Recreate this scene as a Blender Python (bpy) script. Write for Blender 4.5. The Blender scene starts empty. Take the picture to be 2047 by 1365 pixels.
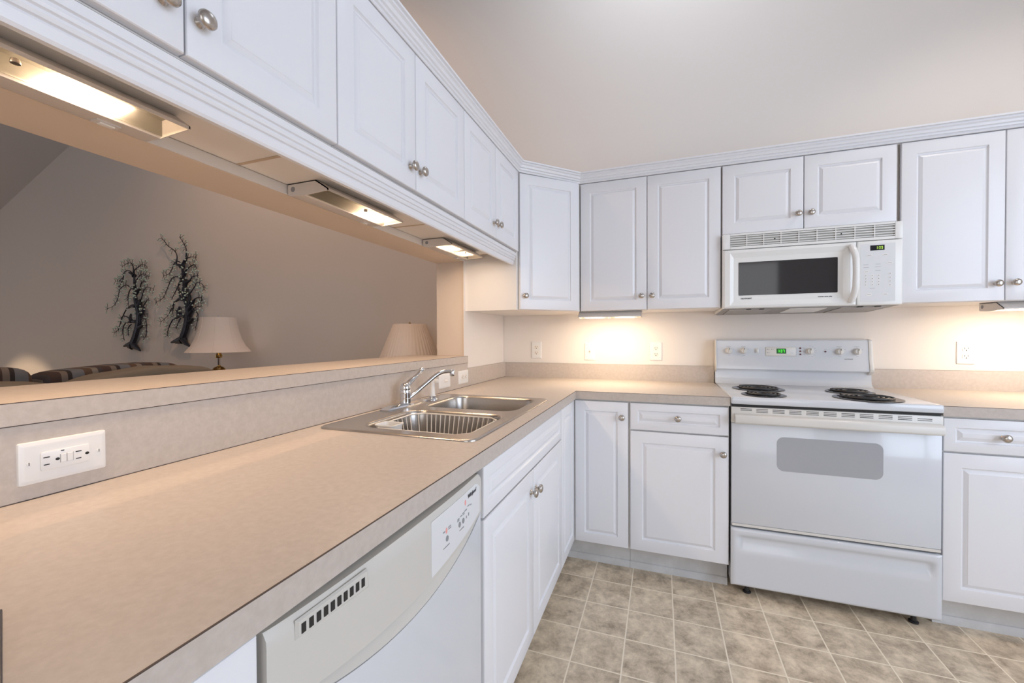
import bpy, bmesh, math, random
from mathutils import Matrix, Vector
random.seed(7)
PI = math.pi
scene = bpy.context.scene
COL = scene.collection

# ---------------------------------------------------------------- camera
def make_camera():
    yaw, pit, rol = 0.3461, -0.0120, -0.0043
    cy, sy, cp, sp = math.cos(yaw), math.sin(yaw), math.cos(pit), math.sin(pit)
    F = Vector((-sy*cp, cy*cp, sp)); R = Vector((cy, sy, 0)); U = R.cross(F)
    c, s = math.cos(rol), math.sin(rol)
    R2 = c*R + s*U; U2 = -s*R + c*U
    cam = bpy.data.cameras.new('camera'); o = bpy.data.objects.new('camera', cam)
    cam.sensor_width = 36.0; cam.lens = 826.4/2047*36.0; cam.clip_start = 0.02
    m = Matrix((R2, U2, -F)).transposed().to_4x4(); m.translation = Vector((1.074, -2.7939, 1.1998))
    o.matrix_world = m; COL.objects.link(o); scene.camera = o
make_camera()

# ---------------------------------------------------------------- world, daylight, exposure
scene.view_settings.view_transform = 'Standard'
scene.view_settings.look = 'None'
scene.view_settings.gamma = 1.0
scene.view_settings.use_curve_mapping = False
scene.view_settings.exposure = 0.0
w = bpy.data.worlds.new('sky'); scene.world = w; w.use_nodes = True
bg = w.node_tree.nodes['Background']; bg.inputs[0].default_value = (0.80, 0.90, 1.0, 1); bg.inputs[1].default_value = 1.0

def area(name, loc, target, sx, sy, power, col, spread=PI):
    l = bpy.data.lights.new(name, 'AREA'); l.shape = 'RECTANGLE'; l.size = sx; l.size_y = sy
    l.energy = power; l.color = col; l.spread = spread
    o = bpy.data.objects.new(name, l); COL.objects.link(o); o.location = loc
    d = Vector(target) - Vector(loc); o.rotation_euler = d.to_track_quat('-Z', 'Y').to_euler()
    return o
area('daylight_side_window', (3.86, -2.6, 1.55), (0.3, -2.4, 1.2), 2.2, 1.9, 63, (0.69, 0.81, 1.0))
area('daylight_patio_door', (1.7, -6.4, 1.4), (1.4, 0, 1.2), 2.6, 2.2, 27, (1.0, 0.96, 0.96))
area('daylight_skylight', (1.15, -0.75, 4.0), (1.0, -0.2, 3.1), 0.8, 0.5, 8.5, (0.80, 0.87, 1.0))
area('daylight_living_window', (-8.4, -3.2, 1.6), (-3, -1.5, 1.0), 1.6, 1.6, 10, (0.86, 0.88, 1.0))

# ---------------------------------------------------------------- materials
MATS = {}
def mat(name, col, rough=0.5, metal=0.0, spec=0.5, trans=0.0, emit=None, es=0.0, bump=None, mottle=None, coat=0.0, sss=0.0):
    m = bpy.data.materials.new(name); m.use_nodes = True; nt = m.node_tree; b = nt.nodes['Principled BSDF']
    b.inputs['Base Color'].default_value = (*col, 1); b.inputs['Roughness'].default_value = rough
    b.inputs['Metallic'].default_value = metal; b.inputs['Specular IOR Level'].default_value = spec
    b.inputs['Transmission Weight'].default_value = trans; b.inputs['Coat Weight'].default_value = coat
    if emit: b.inputs['Emission Color'].default_value = (*emit, 1); b.inputs['Emission Strength'].default_value = es
    if bump or mottle:
        tc = nt.nodes.new('ShaderNodeTexCoord')
    if bump:
        sc, st, stretch = bump
        mp = nt.nodes.new('ShaderNodeMapping'); mp.inputs['Scale'].default_value = stretch
        n = nt.nodes.new('ShaderNodeTexNoise'); n.inputs['Scale'].default_value = sc; n.inputs['Detail'].default_value = 3
        bp = nt.nodes.new('ShaderNodeBump'); bp.inputs['Strength'].default_value = st; bp.inputs['Distance'].default_value = 0.002
        nt.links.new(tc.outputs['Object'], mp.inputs[0]); nt.links.new(mp.outputs[0], n.inputs['Vector'])
        nt.links.new(n.outputs['Fac'], bp.inputs['Height']); nt.links.new(bp.outputs[0], b.inputs['Normal'])
    if mottle:
        sc, col2, lo, hi, stretch = mottle
        mp = nt.nodes.new('ShaderNodeMapping'); mp.inputs['Scale'].default_value = stretch
        n = nt.nodes.new('ShaderNodeTexNoise'); n.inputs['Scale'].default_value = sc; n.inputs['Detail'].default_value = 6
        n.inputs['Roughness'].default_value = 0.65
        r = nt.nodes.new('ShaderNodeValToRGB'); e = r.color_ramp.elements
        e[0].position = lo; e[0].color = (*col, 1); e[1].position = hi; e[1].color = (*col2, 1)
        nt.links.new(tc.outputs['Object'], mp.inputs[0]); nt.links.new(mp.outputs[0], n.inputs['Vector'])
        nt.links.new(n.outputs['Fac'], r.inputs[0]); nt.links.new(r.outputs[0], b.inputs['Base Color'])
    MATS[name] = m
    return m
S1 = (1, 1, 1)
cabw = mat('white_thermofoil', (0.80, 0.80, 0.825), 0.32, bump=(260, 0.03, (1, 1, 0.06)))
cabi = mat('white_melamine', (0.80, 0.77, 0.74), 0.45)
gapm = mat('shadow_gap_edge', (0.42, 0.36, 0.31), 0.7)
lam = mat('beige_laminate', (0.50, 0.435, 0.382), 0.38, mottle=(70, (0.56, 0.492, 0.438), 0.36, 0.66, S1), bump=(300, 0.03, S1))
seam = mat('laminate_core_line', (0.07, 0.045, 0.035), 0.6)
wallm = mat('cream_wall_paint', (0.79, 0.735, 0.685), 0.85, bump=(180, 0.06, S1))
headm = mat('warm_lit_wall_paint', (0.70, 0.59, 0.49), 0.8, bump=(180, 0.05, S1))  # cream wall paint with warm bounced light put into its colour
ceilm = mat('ceiling_paint', (0.62, 0.61, 0.62), 0.9)
nickel = mat('brushed_nickel', (0.50, 0.46, 0.42), 0.30, 1.0)
steel = mat('stainless_steel', (0.46, 0.43, 0.40), 0.27, 1.0, bump=(90, 0.03, (1, 14, 1)))
chrome = mat('chrome', (0.72, 0.73, 0.75), 0.06, 1.0)
appl = mat('white_enamel', (0.66, 0.68, 0.715), 0.16, coat=0.3)
applw = mat('warm_white_plastic', (0.70, 0.68, 0.64), 0.30)
agedw = mat('aged_white_plastic', (0.60, 0.575, 0.53), 0.32)
micw = mat('microwave_white', (0.83, 0.825, 0.80), 0.25)
panelw = mat('panel_white_film', (0.73, 0.73, 0.74), 0.30)
platew = mat('outlet_plate_white', (0.80, 0.785, 0.76), 0.30)
devw = mat('outlet_device_white', (0.80, 0.75, 0.69), 0.35)
dark = mat('dark_slot', (0.015, 0.014, 0.013), 0.6)
black = mat('black_coil', (0.02, 0.02, 0.022), 0.38)
pan = mat('porcelain_pan_black', (0.03, 0.03, 0.033), 0.18)
glass = mat('dark_oven_glass', (0.035, 0.034, 0.036), 0.05)
ovenw = mat('oven_window_grey', (0.40, 0.41, 0.435), 0.16)
greym = mat('grey_print', (0.27, 0.275, 0.29), 0.5)
inkm = mat('black_print', (0.04, 0.04, 0.05), 0.5)
redm = mat('salmon_indicator', (0.85, 0.36, 0.33), 0.5)
dred = mat('dark_red_indicator', (0.10, 0.012, 0.012), 0.3)
lcdm = mat('display_glass', (0.012, 0.014, 0.02), 0.1)
greenm = mat('green_digits', (0.0, 0.05, 0.0), 0.4, emit=(0.10, 1.0, 0.05), es=1.6)
greenb = mat('green_display', (0.0, 0.03, 0.0), 0.3, emit=(0.0, 0.20, 0.02), es=0.35)
limem = mat('lime_digits', (0.03, 0.05, 0.0), 0.4, emit=(0.55, 0.9, 0.10), es=0.9)
alum = mat('filter_aluminium', (0.40, 0.38, 0.36), 0.45, 0.7)
undm = mat('microwave_underside', (0.30, 0.29, 0.28), 0.5)
fixm = mat('light_housing', (0.70, 0.66, 0.63), 0.45)
rackm = mat('white_vinyl_wire', (0.80, 0.74, 0.66), 0.35)
plastw = mat('white_plastic', (0.80, 0.78, 0.75), 0.35)
toem = mat('toe_kick_grey', (0.55, 0.54, 0.53), 0.6, mottle=(9, (0.62, 0.61, 0.60), 0.4, 0.6, S1))
shadem = mat('lampshade_fabric', (0.74, 0.66, 0.60), 0.85, bump=(400, 0.05, S1))
brass = mat('polished_brass', (0.62, 0.42, 0.16), 0.18, 1.0)
crystal = mat('lamp_glass', (0.85, 0.85, 0.88), 0.05, trans=0.7)
ironm = mat('blue_black_iron', (0.012, 0.013, 0.020), 0.42, mottle=(14, (0.03, 0.032, 0.06), 0.45, 0.75, S1))
beadm = mat('pale_green_beads', (0.48, 0.60, 0.54), 0.2)
sofab = mat('olive_beige_upholstery', (0.21, 0.175, 0.13), 0.9, bump=(300, 0.1, S1))
woodm = mat('end_table_wood', (0.11, 0.06, 0.035), 0.4)
carpet = mat('living_carpet', (0.34, 0.30, 0.26), 0.95, bump=(600, 0.3, S1))

def floor_material():
    m = bpy.data.materials.new('vinyl_tile_floor'); m.use_nodes = True; nt = m.node_tree; b = nt.nodes['Principled BSDF']
    N = nt.nodes.new; L = nt.links.new
    tc = N('ShaderNodeTexCoord'); mp = N('ShaderNodeMapping'); mp.inputs['Location'].default_value = (-0.7565+0.1835*10, 0.7485+0.1835*30, 0)
    L(tc.outputs['Object'], mp.inputs[0])
    br = N('ShaderNodeTexBrick'); br.offset = 0.0; br.squash = 1.0
    br.inputs['Scale'].default_value = 1.0; br.inputs['Brick Width'].default_value = 0.1835; br.inputs['Row Height'].default_value = 0.1835
    br.inputs['Mortar Size'].default_value = 0.0028; br.inputs['Mortar Smooth'].default_value = 0.2
    br.inputs['Color1'].default_value = (0, 0, 0, 1); br.inputs['Color2'].default_value = (1, 1, 1, 1)
    L(mp.outputs[0], br.inputs['Vector'])
    sc = N('ShaderNodeVectorMath'); sc.operation = 'SCALE'; sc.inputs['Scale'].default_value = 9.0; L(br.outputs['Color'], sc.inputs[0])
    ad = N('ShaderNodeVectorMath'); ad.operation = 'ADD'; L(tc.outputs['Object'], ad.inputs[0]); L(sc.outputs[0], ad.inputs[1])
    n1 = N('ShaderNodeTexNoise'); n1.inputs['Scale'].default_value = 13.0; n1.inputs['Detail'].default_value = 9; n1.inputs['Roughness'].default_value = 0.74; n1.inputs['Distortion'].default_value = 0.25
    L(ad.outputs[0], n1.inputs['Vector'])
    r = N('ShaderNodeValToRGB'); e = r.color_ramp.elements
    e[0].position = 0.34; e[0].color = (0.33, 0.255, 0.178, 1); e[1].position = 0.64; e[1].color = (0.80, 0.67, 0.50, 1)
    x = r.color_ramp.elements.new(0.50); x.color = (0.60, 0.49, 0.36, 1)
    L(n1.outputs['Fac'], r.inputs[0])
    mx = N('ShaderNodeMix'); mx.data_type = 'RGBA'; L(br.outputs['Fac'], mx.inputs['Factor']); L(r.outputs[0], mx.inputs['A'])
    mx.inputs['B'].default_value = (0.88, 0.77, 0.60, 1)
    L(mx.outputs['Result'], b.inputs['Base Color']); b.inputs['Roughness'].default_value = 0.42
    bp = N('ShaderNodeBump'); bp.invert = True; bp.inputs['Strength'].default_value = 0.25; bp.inputs['Distance'].default_value = 0.002
    L(br.outputs['Fac'], bp.inputs['Height']); L(bp.outputs[0], b.inputs['Normal'])
    return m
tile = floor_material()

def stripe_material():
    m = bpy.data.materials.new('striped_upholstery'); m.use_nodes = True; nt = m.node_tree; b = nt.nodes['Principled BSDF']
    N = nt.nodes.new; L = nt.links.new
    tc = N('ShaderNodeTexCoord'); sp = N('ShaderNodeSeparateXYZ'); L(tc.outputs['Object'], sp.inputs[0])
    mu = N('ShaderNodeMath'); mu.operation = 'MULTIPLY'; mu.inputs[1].default_value = 4.2; L(sp.outputs['Y'], mu.inputs[0])
    fr = N('ShaderNodeMath'); fr.operation = 'FRACT'; L(mu.outputs[0], fr.inputs[0])
    r = N('ShaderNodeValToRGB'); r.color_ramp.interpolation = 'CONSTANT'; e = r.color_ramp.elements
    cols = [(0, (0.055, 0.032, 0.025)), (0.18, (0.17, 0.135, 0.11)), (0.30, (0.025, 0.018, 0.016)), (0.38, (0.14, 0.145, 0.155)), (0.62, (0.09, 0.055, 0.035)), (0.78, (0.20, 0.17, 0.14)), (0.9, (0.05, 0.04, 0.04))]
    e[0].position = 0; e[0].color = (*cols[0][1], 1); e[1].position = cols[1][0]; e[1].color = (*cols[1][1], 1)
    for p, c in cols[2:]:
        x = e.new(p); x.color = (*c, 1)
    L(fr.outputs[0], r.inputs[0]); L(r.outputs[0], b.inputs['Base Color']); b.inputs['Roughness'].default_value = 0.85
    return m
stripem = stripe_material()

def lens_material():
    m = bpy.data.materials.new('frosted_lens'); m.use_nodes = True; nt = m.node_tree; nt.nodes.clear()
    N = nt.nodes.new; L = nt.links.new
    o = N('ShaderNodeOutputMaterial'); tl = N('ShaderNodeBsdfTranslucent'); tl.inputs[0].default_value = (0.93, 0.90, 0.82, 1)
    tr = N('ShaderNodeBsdfTransparent'); tr.inputs[0].default_value = (0.97, 0.95, 0.90, 1)
    gl = N('ShaderNodeBsdfGlossy'); gl.inputs['Roughness'].default_value = 0.25; gl.inputs[0].default_value = (0.9, 0.9, 0.9, 1)
    m1 = N('ShaderNodeMixShader'); m1.inputs[0].default_value = 0.93; L(tl.outputs[0], m1.inputs[1]); L(tr.outputs[0], m1.inputs[2])
    m2 = N('ShaderNodeMixShader'); m2.inputs[0].default_value = 0.06; L(m1.outputs[0], m2.inputs[1]); L(gl.outputs[0], m2.inputs[2])
    L(m2.outputs[0], o.inputs['Surface'])
    return m
lensm = lens_material()

# ---------------------------------------------------------------- geometry helpers
class G:
    def __init__(s): s.bm = bmesh.new()
    def face(s, pts):
        return s.bm.faces.new([s.bm.verts.new(p) for p in pts])
    def box(s, x0, y0, z0, x1, y1, z1, b=0.0, seg=2):
        t = bmesh.new(); bmesh.ops.create_cube(t, size=1.0)
        for v in t.verts: v.co = Vector(((x0+x1)/2+v.co.x*(x1-x0), (y0+y1)/2+v.co.y*(y1-y0), (z0+z1)/2+v.co.z*(z1-z0)))
        if b > 0: bmesh.ops.bevel(t, geom=list(t.edges), offset=b, segments=seg, profile=0.5, affect='EDGES')
        return s.add(t)
    def add(s, t, M=None):
        if M is not None: bmesh.ops.transform(t, matrix=M, verts=t.verts)
        me = bpy.data.meshes.new('tmp'); t.to_mesh(me); t.free(); s.bm.from_mesh(me); bpy.data.meshes.remove(me); return s
    def prism(s, pts, axis, a, b, bev=0.0):
        t = bmesh.new()
        def P(u, v, w): return {'x': (w, u, v), 'y': (u, w, v), 'z': (u, v, w)}[axis]
        A = [t.verts.new(P(u, v, a)) for u, v in pts]; B = [t.verts.new(P(u, v, b)) for u, v in pts]
        n = len(pts); t.faces.new(A); t.faces.new(B[::-1])
        for i in range(n): t.faces.new((A[i], B[i], B[(i+1) % n], A[(i+1) % n]))
        bmesh.ops.recalc_face_normals(t, faces=t.faces)
        if bev: bmesh.ops.bevel(t, geom=list(t.edges), offset=bev, segments=2, profile=0.5, affect='EDGES')
        return s.add(t)
    def lathe(s, prof, M=None, seg=24, closed=False):
        t = bmesh.new(); rings = []
        for r, h in prof:
            if r < 1e-6: rings.append([t.verts.new((0, 0, h))])
            else: rings.append([t.verts.new((r*math.cos(2*PI*i/seg), r*math.sin(2*PI*i/seg), h)) for i in range(seg)])
        seq = list(zip(rings, rings[1:])) + ([(rings[-1], rings[0])] if closed else [])
        for a, b in seq:
            for i in range(seg):
                j = (i+1) % seg
                if len(a) == 1 and len(b) == 1: continue
                if len(a) == 1: t.faces.new((a[0], b[i], b[j]))
                elif len(b) == 1: t.faces.new((a[i], b[0], a[j]))
                else: t.faces.new((a[i], b[i], b[j], a[j]))
        bmesh.ops.recalc_face_normals(t, faces=t.faces)
        return s.add(t, M)
    def tube(s, path, r, seg=10, caps=True, closed=False):
        P = [Vector(p) for p in path]; n = len(P); R = r if isinstance(r, (list, tuple)) else [r]*n
        t = bmesh.new(); T = []
        for i in range(n):
            if closed: d = P[(i+1) % n]-P[i-1]
            else: d = P[min(i+1, n-1)]-P[max(i-1, 0)]
            T.append(d.normalized())
        u = T[0].orthogonal().normalized(); rings = []
        for i in range(n):
            u = (u - T[i]*u.dot(T[i])).normalized(); v = T[i].cross(u)
            rings.append([t.verts.new(P[i]+R[i]*(u*math.cos(2*PI*k/seg)+v*math.sin(2*PI*k/seg))) for k in range(seg)])
        pairs = list(zip(rings, rings[1:])) + ([(rings[-1], rings[0])] if closed else [])
        for a, b in pairs:
            for k in range(seg): t.faces.new((a[k], a[(k+1) % seg], b[(k+1) % seg], b[k]))
        if caps and not closed: t.faces.new(rings[0][::-1]); t.faces.new(rings[-1])
        bmesh.ops.recalc_face_normals(t, faces=t.faces)
        return s.add(t)
    def sphere(s, c, r, u=8, v=6, sc=(1, 1, 1)):
        t = bmesh.new(); bmesh.ops.create_uvsphere(t, u_segments=u, v_segments=v, radius=r)
        for q in t.verts: q.co = Vector((c[0]+q.co.x*sc[0], c[1]+q.co.y*sc[1], c[2]+q.co.z*sc[2]))
        return s.add(t)
    def rings(s, loops, cap0=False, cap1=True):
        V = [[s.bm.verts.new(p) for p in L] for L in loops]; n = len(V[0]); new = []
        for a, b in zip(V, V[1:]):
            for i in range(n): new.append(s.bm.faces.new((a[i], a[(i+1) % n], b[(i+1) % n], b[i])))
        if cap1: new.append(s.bm.faces.new(V[-1]))
        if cap0: new.append(s.bm.faces.new(V[0][::-1]))
        return new
    def puff(s, c, h, p=0.45, nu=28, nv=16):
        t = bmesh.new(); bmesh.ops.create_uvsphere(t, u_segments=nu, v_segments=nv, radius=1)
        f = lambda a: math.copysign(abs(a)**p, a)
        for q in t.verts:
            x, y, z = q.co; rr = math.hypot(x, y) or 1e-9
            q.co = Vector((c[0]+h[0]*f(x/rr)*f(rr), c[1]+h[1]*f(y/rr)*f(rr), c[2]+h[2]*f(z)))
        return s.add(t)
    def rect_solid(s, xs, ys, mask, z0, z1):
        vt, vb = {}, {}
        def V(d, i, j, z):
            if (i, j) not in d: d[(i, j)] = s.bm.verts.new((xs[i], ys[j], z))
            return d[(i, j)]
        on = lambda i, j: 0 <= i < len(xs)-1 and 0 <= j < len(ys)-1 and mask(i, j)
        for i in range(len(xs)-1):
            for j in range(len(ys)-1):
                if not on(i, j): continue
                c = [(i, j), (i+1, j), (i+1, j+1), (i, j+1)]
                s.bm.faces.new([V(vt, *k, z1) for k in c]); s.bm.faces.new([V(vb, *k, z0) for k in c[::-1]])
                for (a, b, ni, nj) in ((0, 1, i, j-1), (1, 2, i+1, j), (2, 3, i, j+1), (3, 0, i-1, j)):
                    if not on(ni, nj): s.bm.faces.new((V(vb, *c[a], z0), V(vb, *c[b], z0), V(vt, *c[b], z1), V(vt, *c[a], z1)))
        return s

def rrect(x0, y0, x1, y1, r, n=6):
    out = []
    for cx, cy, a0 in ((x1-r, y1-r, 0), (x0+r, y1-r, PI/2), (x0+r, y0+r, PI), (x1-r, y0+r, 1.5*PI)):
        for k in range(n+1):
            a = a0 + PI/2*k/n; out.append((cx+r*math.cos(a), cy+r*math.sin(a)))
    return out

WM = {}
I4 = Matrix.Identity(4)
def finish(bm, sharp=33):
    bm.normal_update()
    for f in bm.faces: f.smooth = True
    lim = math.radians(sharp)
    for e in bm.edges:
        e.smooth = not (len(e.link_faces) == 2 and e.calc_face_angle(0) > lim)
def place(o, parent, M):
    COL.objects.link(o); WM[o] = M
    if parent: o.parent = parent; o.matrix_local = WM[parent].inverted() @ M
    else: o.matrix_world = M
def obj(name, g, m, parent=None, M=I4, sharp=33):
    bm = g.bm; finish(bm, sharp)
    me = bpy.data.meshes.new(name); bm.to_mesh(me); bm.free(); me.materials.append(m)
    o = bpy.data.objects.new(name, me); place(o, parent, M); return o
def thing(name, label, cat, loc=(0, 0, 0), group=None):
    o = bpy.data.objects.new(name, None); o.empty_display_size = 0.05
    place(o, None, Matrix.Translation(Vector(loc))); return tag(o, label, cat, group)
def tag(o, label, cat, group=None):
    o['label'] = label; o['category'] = cat
    if group: o['group'] = group
    return o
def struct(name, g, m, sharp=33):
    o = obj(name, g, m, None, I4, sharp); o['kind'] = 'structure'; return o
def copy_part(src, parent, M):
    o = src.copy(); place(o, parent, M); return o
def recopy(src, newtop_M, label, cat, group):
    """copy a thing with its parts and sub-parts"""
    r = src.copy(); COL.objects.link(r); r.matrix_world = newtop_M; WM[r] = newtop_M; tag(r, label, cat, group)
    def rec(a, b):
        for ch in list(a.children):
            c = ch.copy(); COL.objects.link(c); c.parent = b; c.matrix_local = ch.matrix_local.copy(); WM[c] = WM[b] @ c.matrix_local
            rec(ch, c)
    rec(src, r); return r
def T(x, y, z): return Matrix.Translation((x, y, z))
def RZ(a): return Matrix.Rotation(a, 4, 'Z')
def text(name, body, size, M, m, parent, shear=0.0, bold=0.0):
    c = bpy.data.curves.new(name, 'FONT'); c.body = body; c.size = size; c.align_x = 'CENTER'; c.align_y = 'CENTER'
    c.extrude = 0.0002; c.shear = shear; c.offset = bold; c.materials.append(m); c.resolution_u = 3
    f = bpy.data.objects.new(name, c); me = bpy.data.meshes.new_from_object(f); me.name = name
    bpy.data.objects.remove(f); bpy.data.curves.remove(c)
    o = bpy.data.objects.new(name, me); place(o, parent, M); return o
FRONT = Matrix.Rotation(PI/2, 4, 'X')           # text plane facing -y
FACEX = RZ(PI/2) @ FRONT                         # text plane facing +x
# ---------------------------------------------------------------- room
ZC, ZT = 0.914, 0.0407
XF, YF = 0.6555, -0.6515
g = G(); g.box(-0.18, -6.6, -0.06, 3.95, 0.1, 0); struct('floor', g, tile)
g = G(); g.box(-8.6, -6.6, -0.06, -0.18, 0.1, 0); struct('floor_living', g, carpet)
def gable(z_at, x0, x1):
    RX, RZt = -1.2, 4.95
    return [(x0, 0), (x1, 0), (x1, RZt-0.3647*(x1-RX)), (RX, RZt), (x0, RZt+0.3647*(x0-RX))]
g = G(); g.prism(gable(0, -8.6, 3.95), 'y', 0.0, 0.1); struct('wall_back', g, wallm)
g = G()   # rear wall, with an opening for the patio door
zc = lambda x: 4.95-0.3647*abs(x+1.2)
g.prism([(-8.6, 0), (0.35, 0), (0.35, zc(0.35)), (-1.2, 4.95), (-8.6, zc(-8.6))], 'y', -6.6, -6.5)
g.prism([(3.05, 0), (3.95, 0), (3.95, zc(3.95)), (3.05, zc(3.05))], 'y', -6.6, -6.5)
g.prism([(0.35, 2.5), (3.05, 2.5), (3.05, zc(3.05)), (0.35, zc(0.35))], 'y', -6.6, -6.5); struct('wall_rear', g, wallm)
g = G(); g.box(3.9, -6.5, 0, 3.95, 0, 0.55); g.box(3.9, -6.5, 2.55, 3.95, 0, 3.1); g.box(3.9, -6.5, 0.55, 3.95, -3.75, 2.55); g.box(3.9, -1.45, 0.55, 3.95, 0, 2.55)
struct('wall_right', g, wallm)
g = G()
for a, b in ((-3.75, -3.69), (-1.51, -1.45), (-2.63, -2.57)): g.box(3.89, a, 0.55, 3.96, b, 2.55)
for a in (0.55, 1.52, 2.49): g.box(3.89, -3.75, a, 3.96, -1.45, a+0.06)
struct('window_1', g, cabw)
g = G(); g.box(-8.6, -6.5, 0, -8.5, -4.0, 2.4); g.box(-8.6, -2.4, 0, -8.5, 0, 2.4); g.box(-8.6, -4.0, 0, -8.5, -2.4, 0.8); struct('wall_living_left', g, wallm)
g = G()   # vaulted ceiling, skylight hole over the range side
zc = lambda x: 4.95-0.3647*abs(x+1.2)
def slab(x0, x1, y0, y1):
    g.prism([(x0, zc(x0)), (x1, zc(x1)), (x1, zc(x1)+0.08), (x0, zc(x0)+0.08)], 'y', y0, y1)
slab(-8.6, -1.2, -6.6, 0.1); slab(-1.2, 0.6, -6.6, 0.1); slab(0.6, 1.7, -0.42, 0.1); slab(0.6, 1.7, -6.6, -1.1); slab(1.7, 3.95, -6.6, 0.1)
struct('ceiling', g, ceilm)
g = G()   # half wall, column and header between kitchen and living room
g.box(-0.1787, -3.4, 0, 0, -0.6345, 1.048)
g.box(-0.1787, -0.6345, 0, 0, 0, 2.15)
g.box(-0.1787, -3.4, 1.634, 0, -0.6345, 2.15)
struct('wall_left', g, headm)
g = G(); g.box(0.0003, -3.3, 1.6355, 0.0035, -0.6415, 1.664); struct('trim_1', g, cabi)
g = G(); g.box(0.0003, -0.6415, 1.0165, 0.0035, -0.003, 2.10); struct('wall_corner', g, wallm)

# ---------------------------------------------------------------- knob, door and drawer builders
def knob_geo():
    g = G()
    g.lathe([(0, 0), (0.0085, 0), (0.009, 0.0015), (0.0075, 0.004), (0.0058, 0.007), (0.0055, 0.011), (0.0085, 0.0145), (0.0135, 0.0165), (0.0155, 0.0195), (0.0152, 0.0225), (0.0125, 0.026), (0.007, 0.0282), (0, 0.029)],
            Matrix.Rotation(PI/2, 4, 'X'), 24)
    return g
KNOB = None
def knob(parent, M):
    global KNOB
    if KNOB is None:
        KNOB = obj('knob', knob_geo(), nickel, parent, M, 40); return KNOB
    return copy_part(KNOB, parent, M)
def front_panel(name, w, h, M, parent, knob_at=None, fr=0.056, t=0.019, m=None, gap=0.0016):
    """routed raised-panel front; local x across, z up, front towards -y"""
    g = G(); w0, h0 = gap, gap; w1, h1 = w-gap, h-gap
    def R(i, d): return [(w0+i, -t+d, h0+i), (w1-i, -t+d, h0+i), (w1-i, -t+d, h1-i), (w0+i, -t+d, h1-i)]
    prof = [(0, t), (0, 0.0035), (0.0012, 0.001), (0.004, 0)]
    prof += [(fr, 0), (fr+0.0015, 0.0035), (fr+0.0040, 0.0062), (fr+0.0070, 0.0070), (fr+0.0085, 0.0070), (fr+0.0100, 0.0058), (fr+0.0205, 0.0012), (fr+0.0215, 0.0002), (fr+0.0235, 0)]
    g.rings([R(i, d) for i, d in prof], cap0=True)
    bmesh.ops.recalc_face_normals(g.bm, faces=g.bm.faces)
    o = obj(name, g, m or cabw, parent, M, 20)
    if knob_at: knob(o, M @ T(knob_at[0], -t, knob_at[1]))
    return o
BACKF = lambda x, y, z: T(x, y, z)                       # fronts looking towards -y
SIDEF = lambda x, y, z: T(x, y, z) @ RZ(PI/2)            # fronts looking towards +x (local x -> +y)

# ---------------------------------------------------------------- upper cabinets
XU, YU, DT = 0.3372, -0.3263, 0.019
ZUB, ZUT, ZUL = 1.3486, 2.1059, 1.6649
def carcass(parent, x0, y0, z0, x1, y1, z1, edge=None):
    g = G(); g.box(x0, y0, z0, x1, y1, z1); return obj('carcass', g, cabi, parent)
def upper_left(y0, ym, y1, label, knobs=True):
    t = thing('upper_cabinet', label, 'cabinet', (0.16, (y0+y1)/2, ZUL), 'upper cabinets over the pass-through')
    carcass(t, 0.004, y0+0.0007, ZUL, XU-DT-0.002, y1-0.0007, ZUT)
    g = G(); g.box(0.006, y1-0.011, ZUL-0.0012, XU-DT-0.02, y1-0.0009, ZUL-0.0001); obj('side_edge', g, mat_gap, t)
    h = ZUT-ZUL-0.002
    front_panel('door', ym-y0, h, SIDEF(XU-DT, y0, ZUL+0.001), t, (ym-y0-0.034, 0.066))
    front_panel('door', y1-ym, h, SIDEF(XU-DT, ym, ZUL+0.001), t, (0.022, 0.068))
    return t
mat_gap = mat('raw_edge_tan', (0.55, 0.44, 0.33), 0.7)
upper_left(-2.671, -2.329, -1.9874, 'white two-door wall cabinet nearest the camera above the pass-through')
upper_left(-1.9874, -1.6472, -1.2996, 'middle white two-door wall cabinet above the pass-through, over the dark half-lit light')
upper_left(-1.2996, -0.9652, -0.6357, 'white two-door wall cabinet above the pass-through, next to the diagonal corner cabinet')

# diagonal corner cabinet
cA, cB = Vector((0.3389, -0.6222, 0)), Vector((0.6173, -0.3484, 0))
t = thing('corner_cabinet', 'tall white one-door wall cabinet set diagonally across the corner', 'cabinet', (0.2, -0.2, ZUB), 'upper cabinets')
g = G(); g.prism([(0.004, -0.002), (0.6150, -0.002), (0.6150, -0.318), (0.5990, -0.3330), (0.3220, -0.6090), (0.3185, -0.6240), (0.004, -0.6240)], 'z', ZUB, ZUT)
obj('carcass', g, cabi, t)
d = cB-cA; ang = math.atan2(d.y, d.x); nrm = Vector((d.y, -d.x, 0)).normalized()
Mdiag = T(cA.x-nrm.x*DT, cA.y-nrm.y*DT, ZUB+0.001) @ RZ(ang)
front_panel('door', d.length, ZUT-ZUB-0.002, Mdiag, t, (0.030, 0.076))

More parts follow.
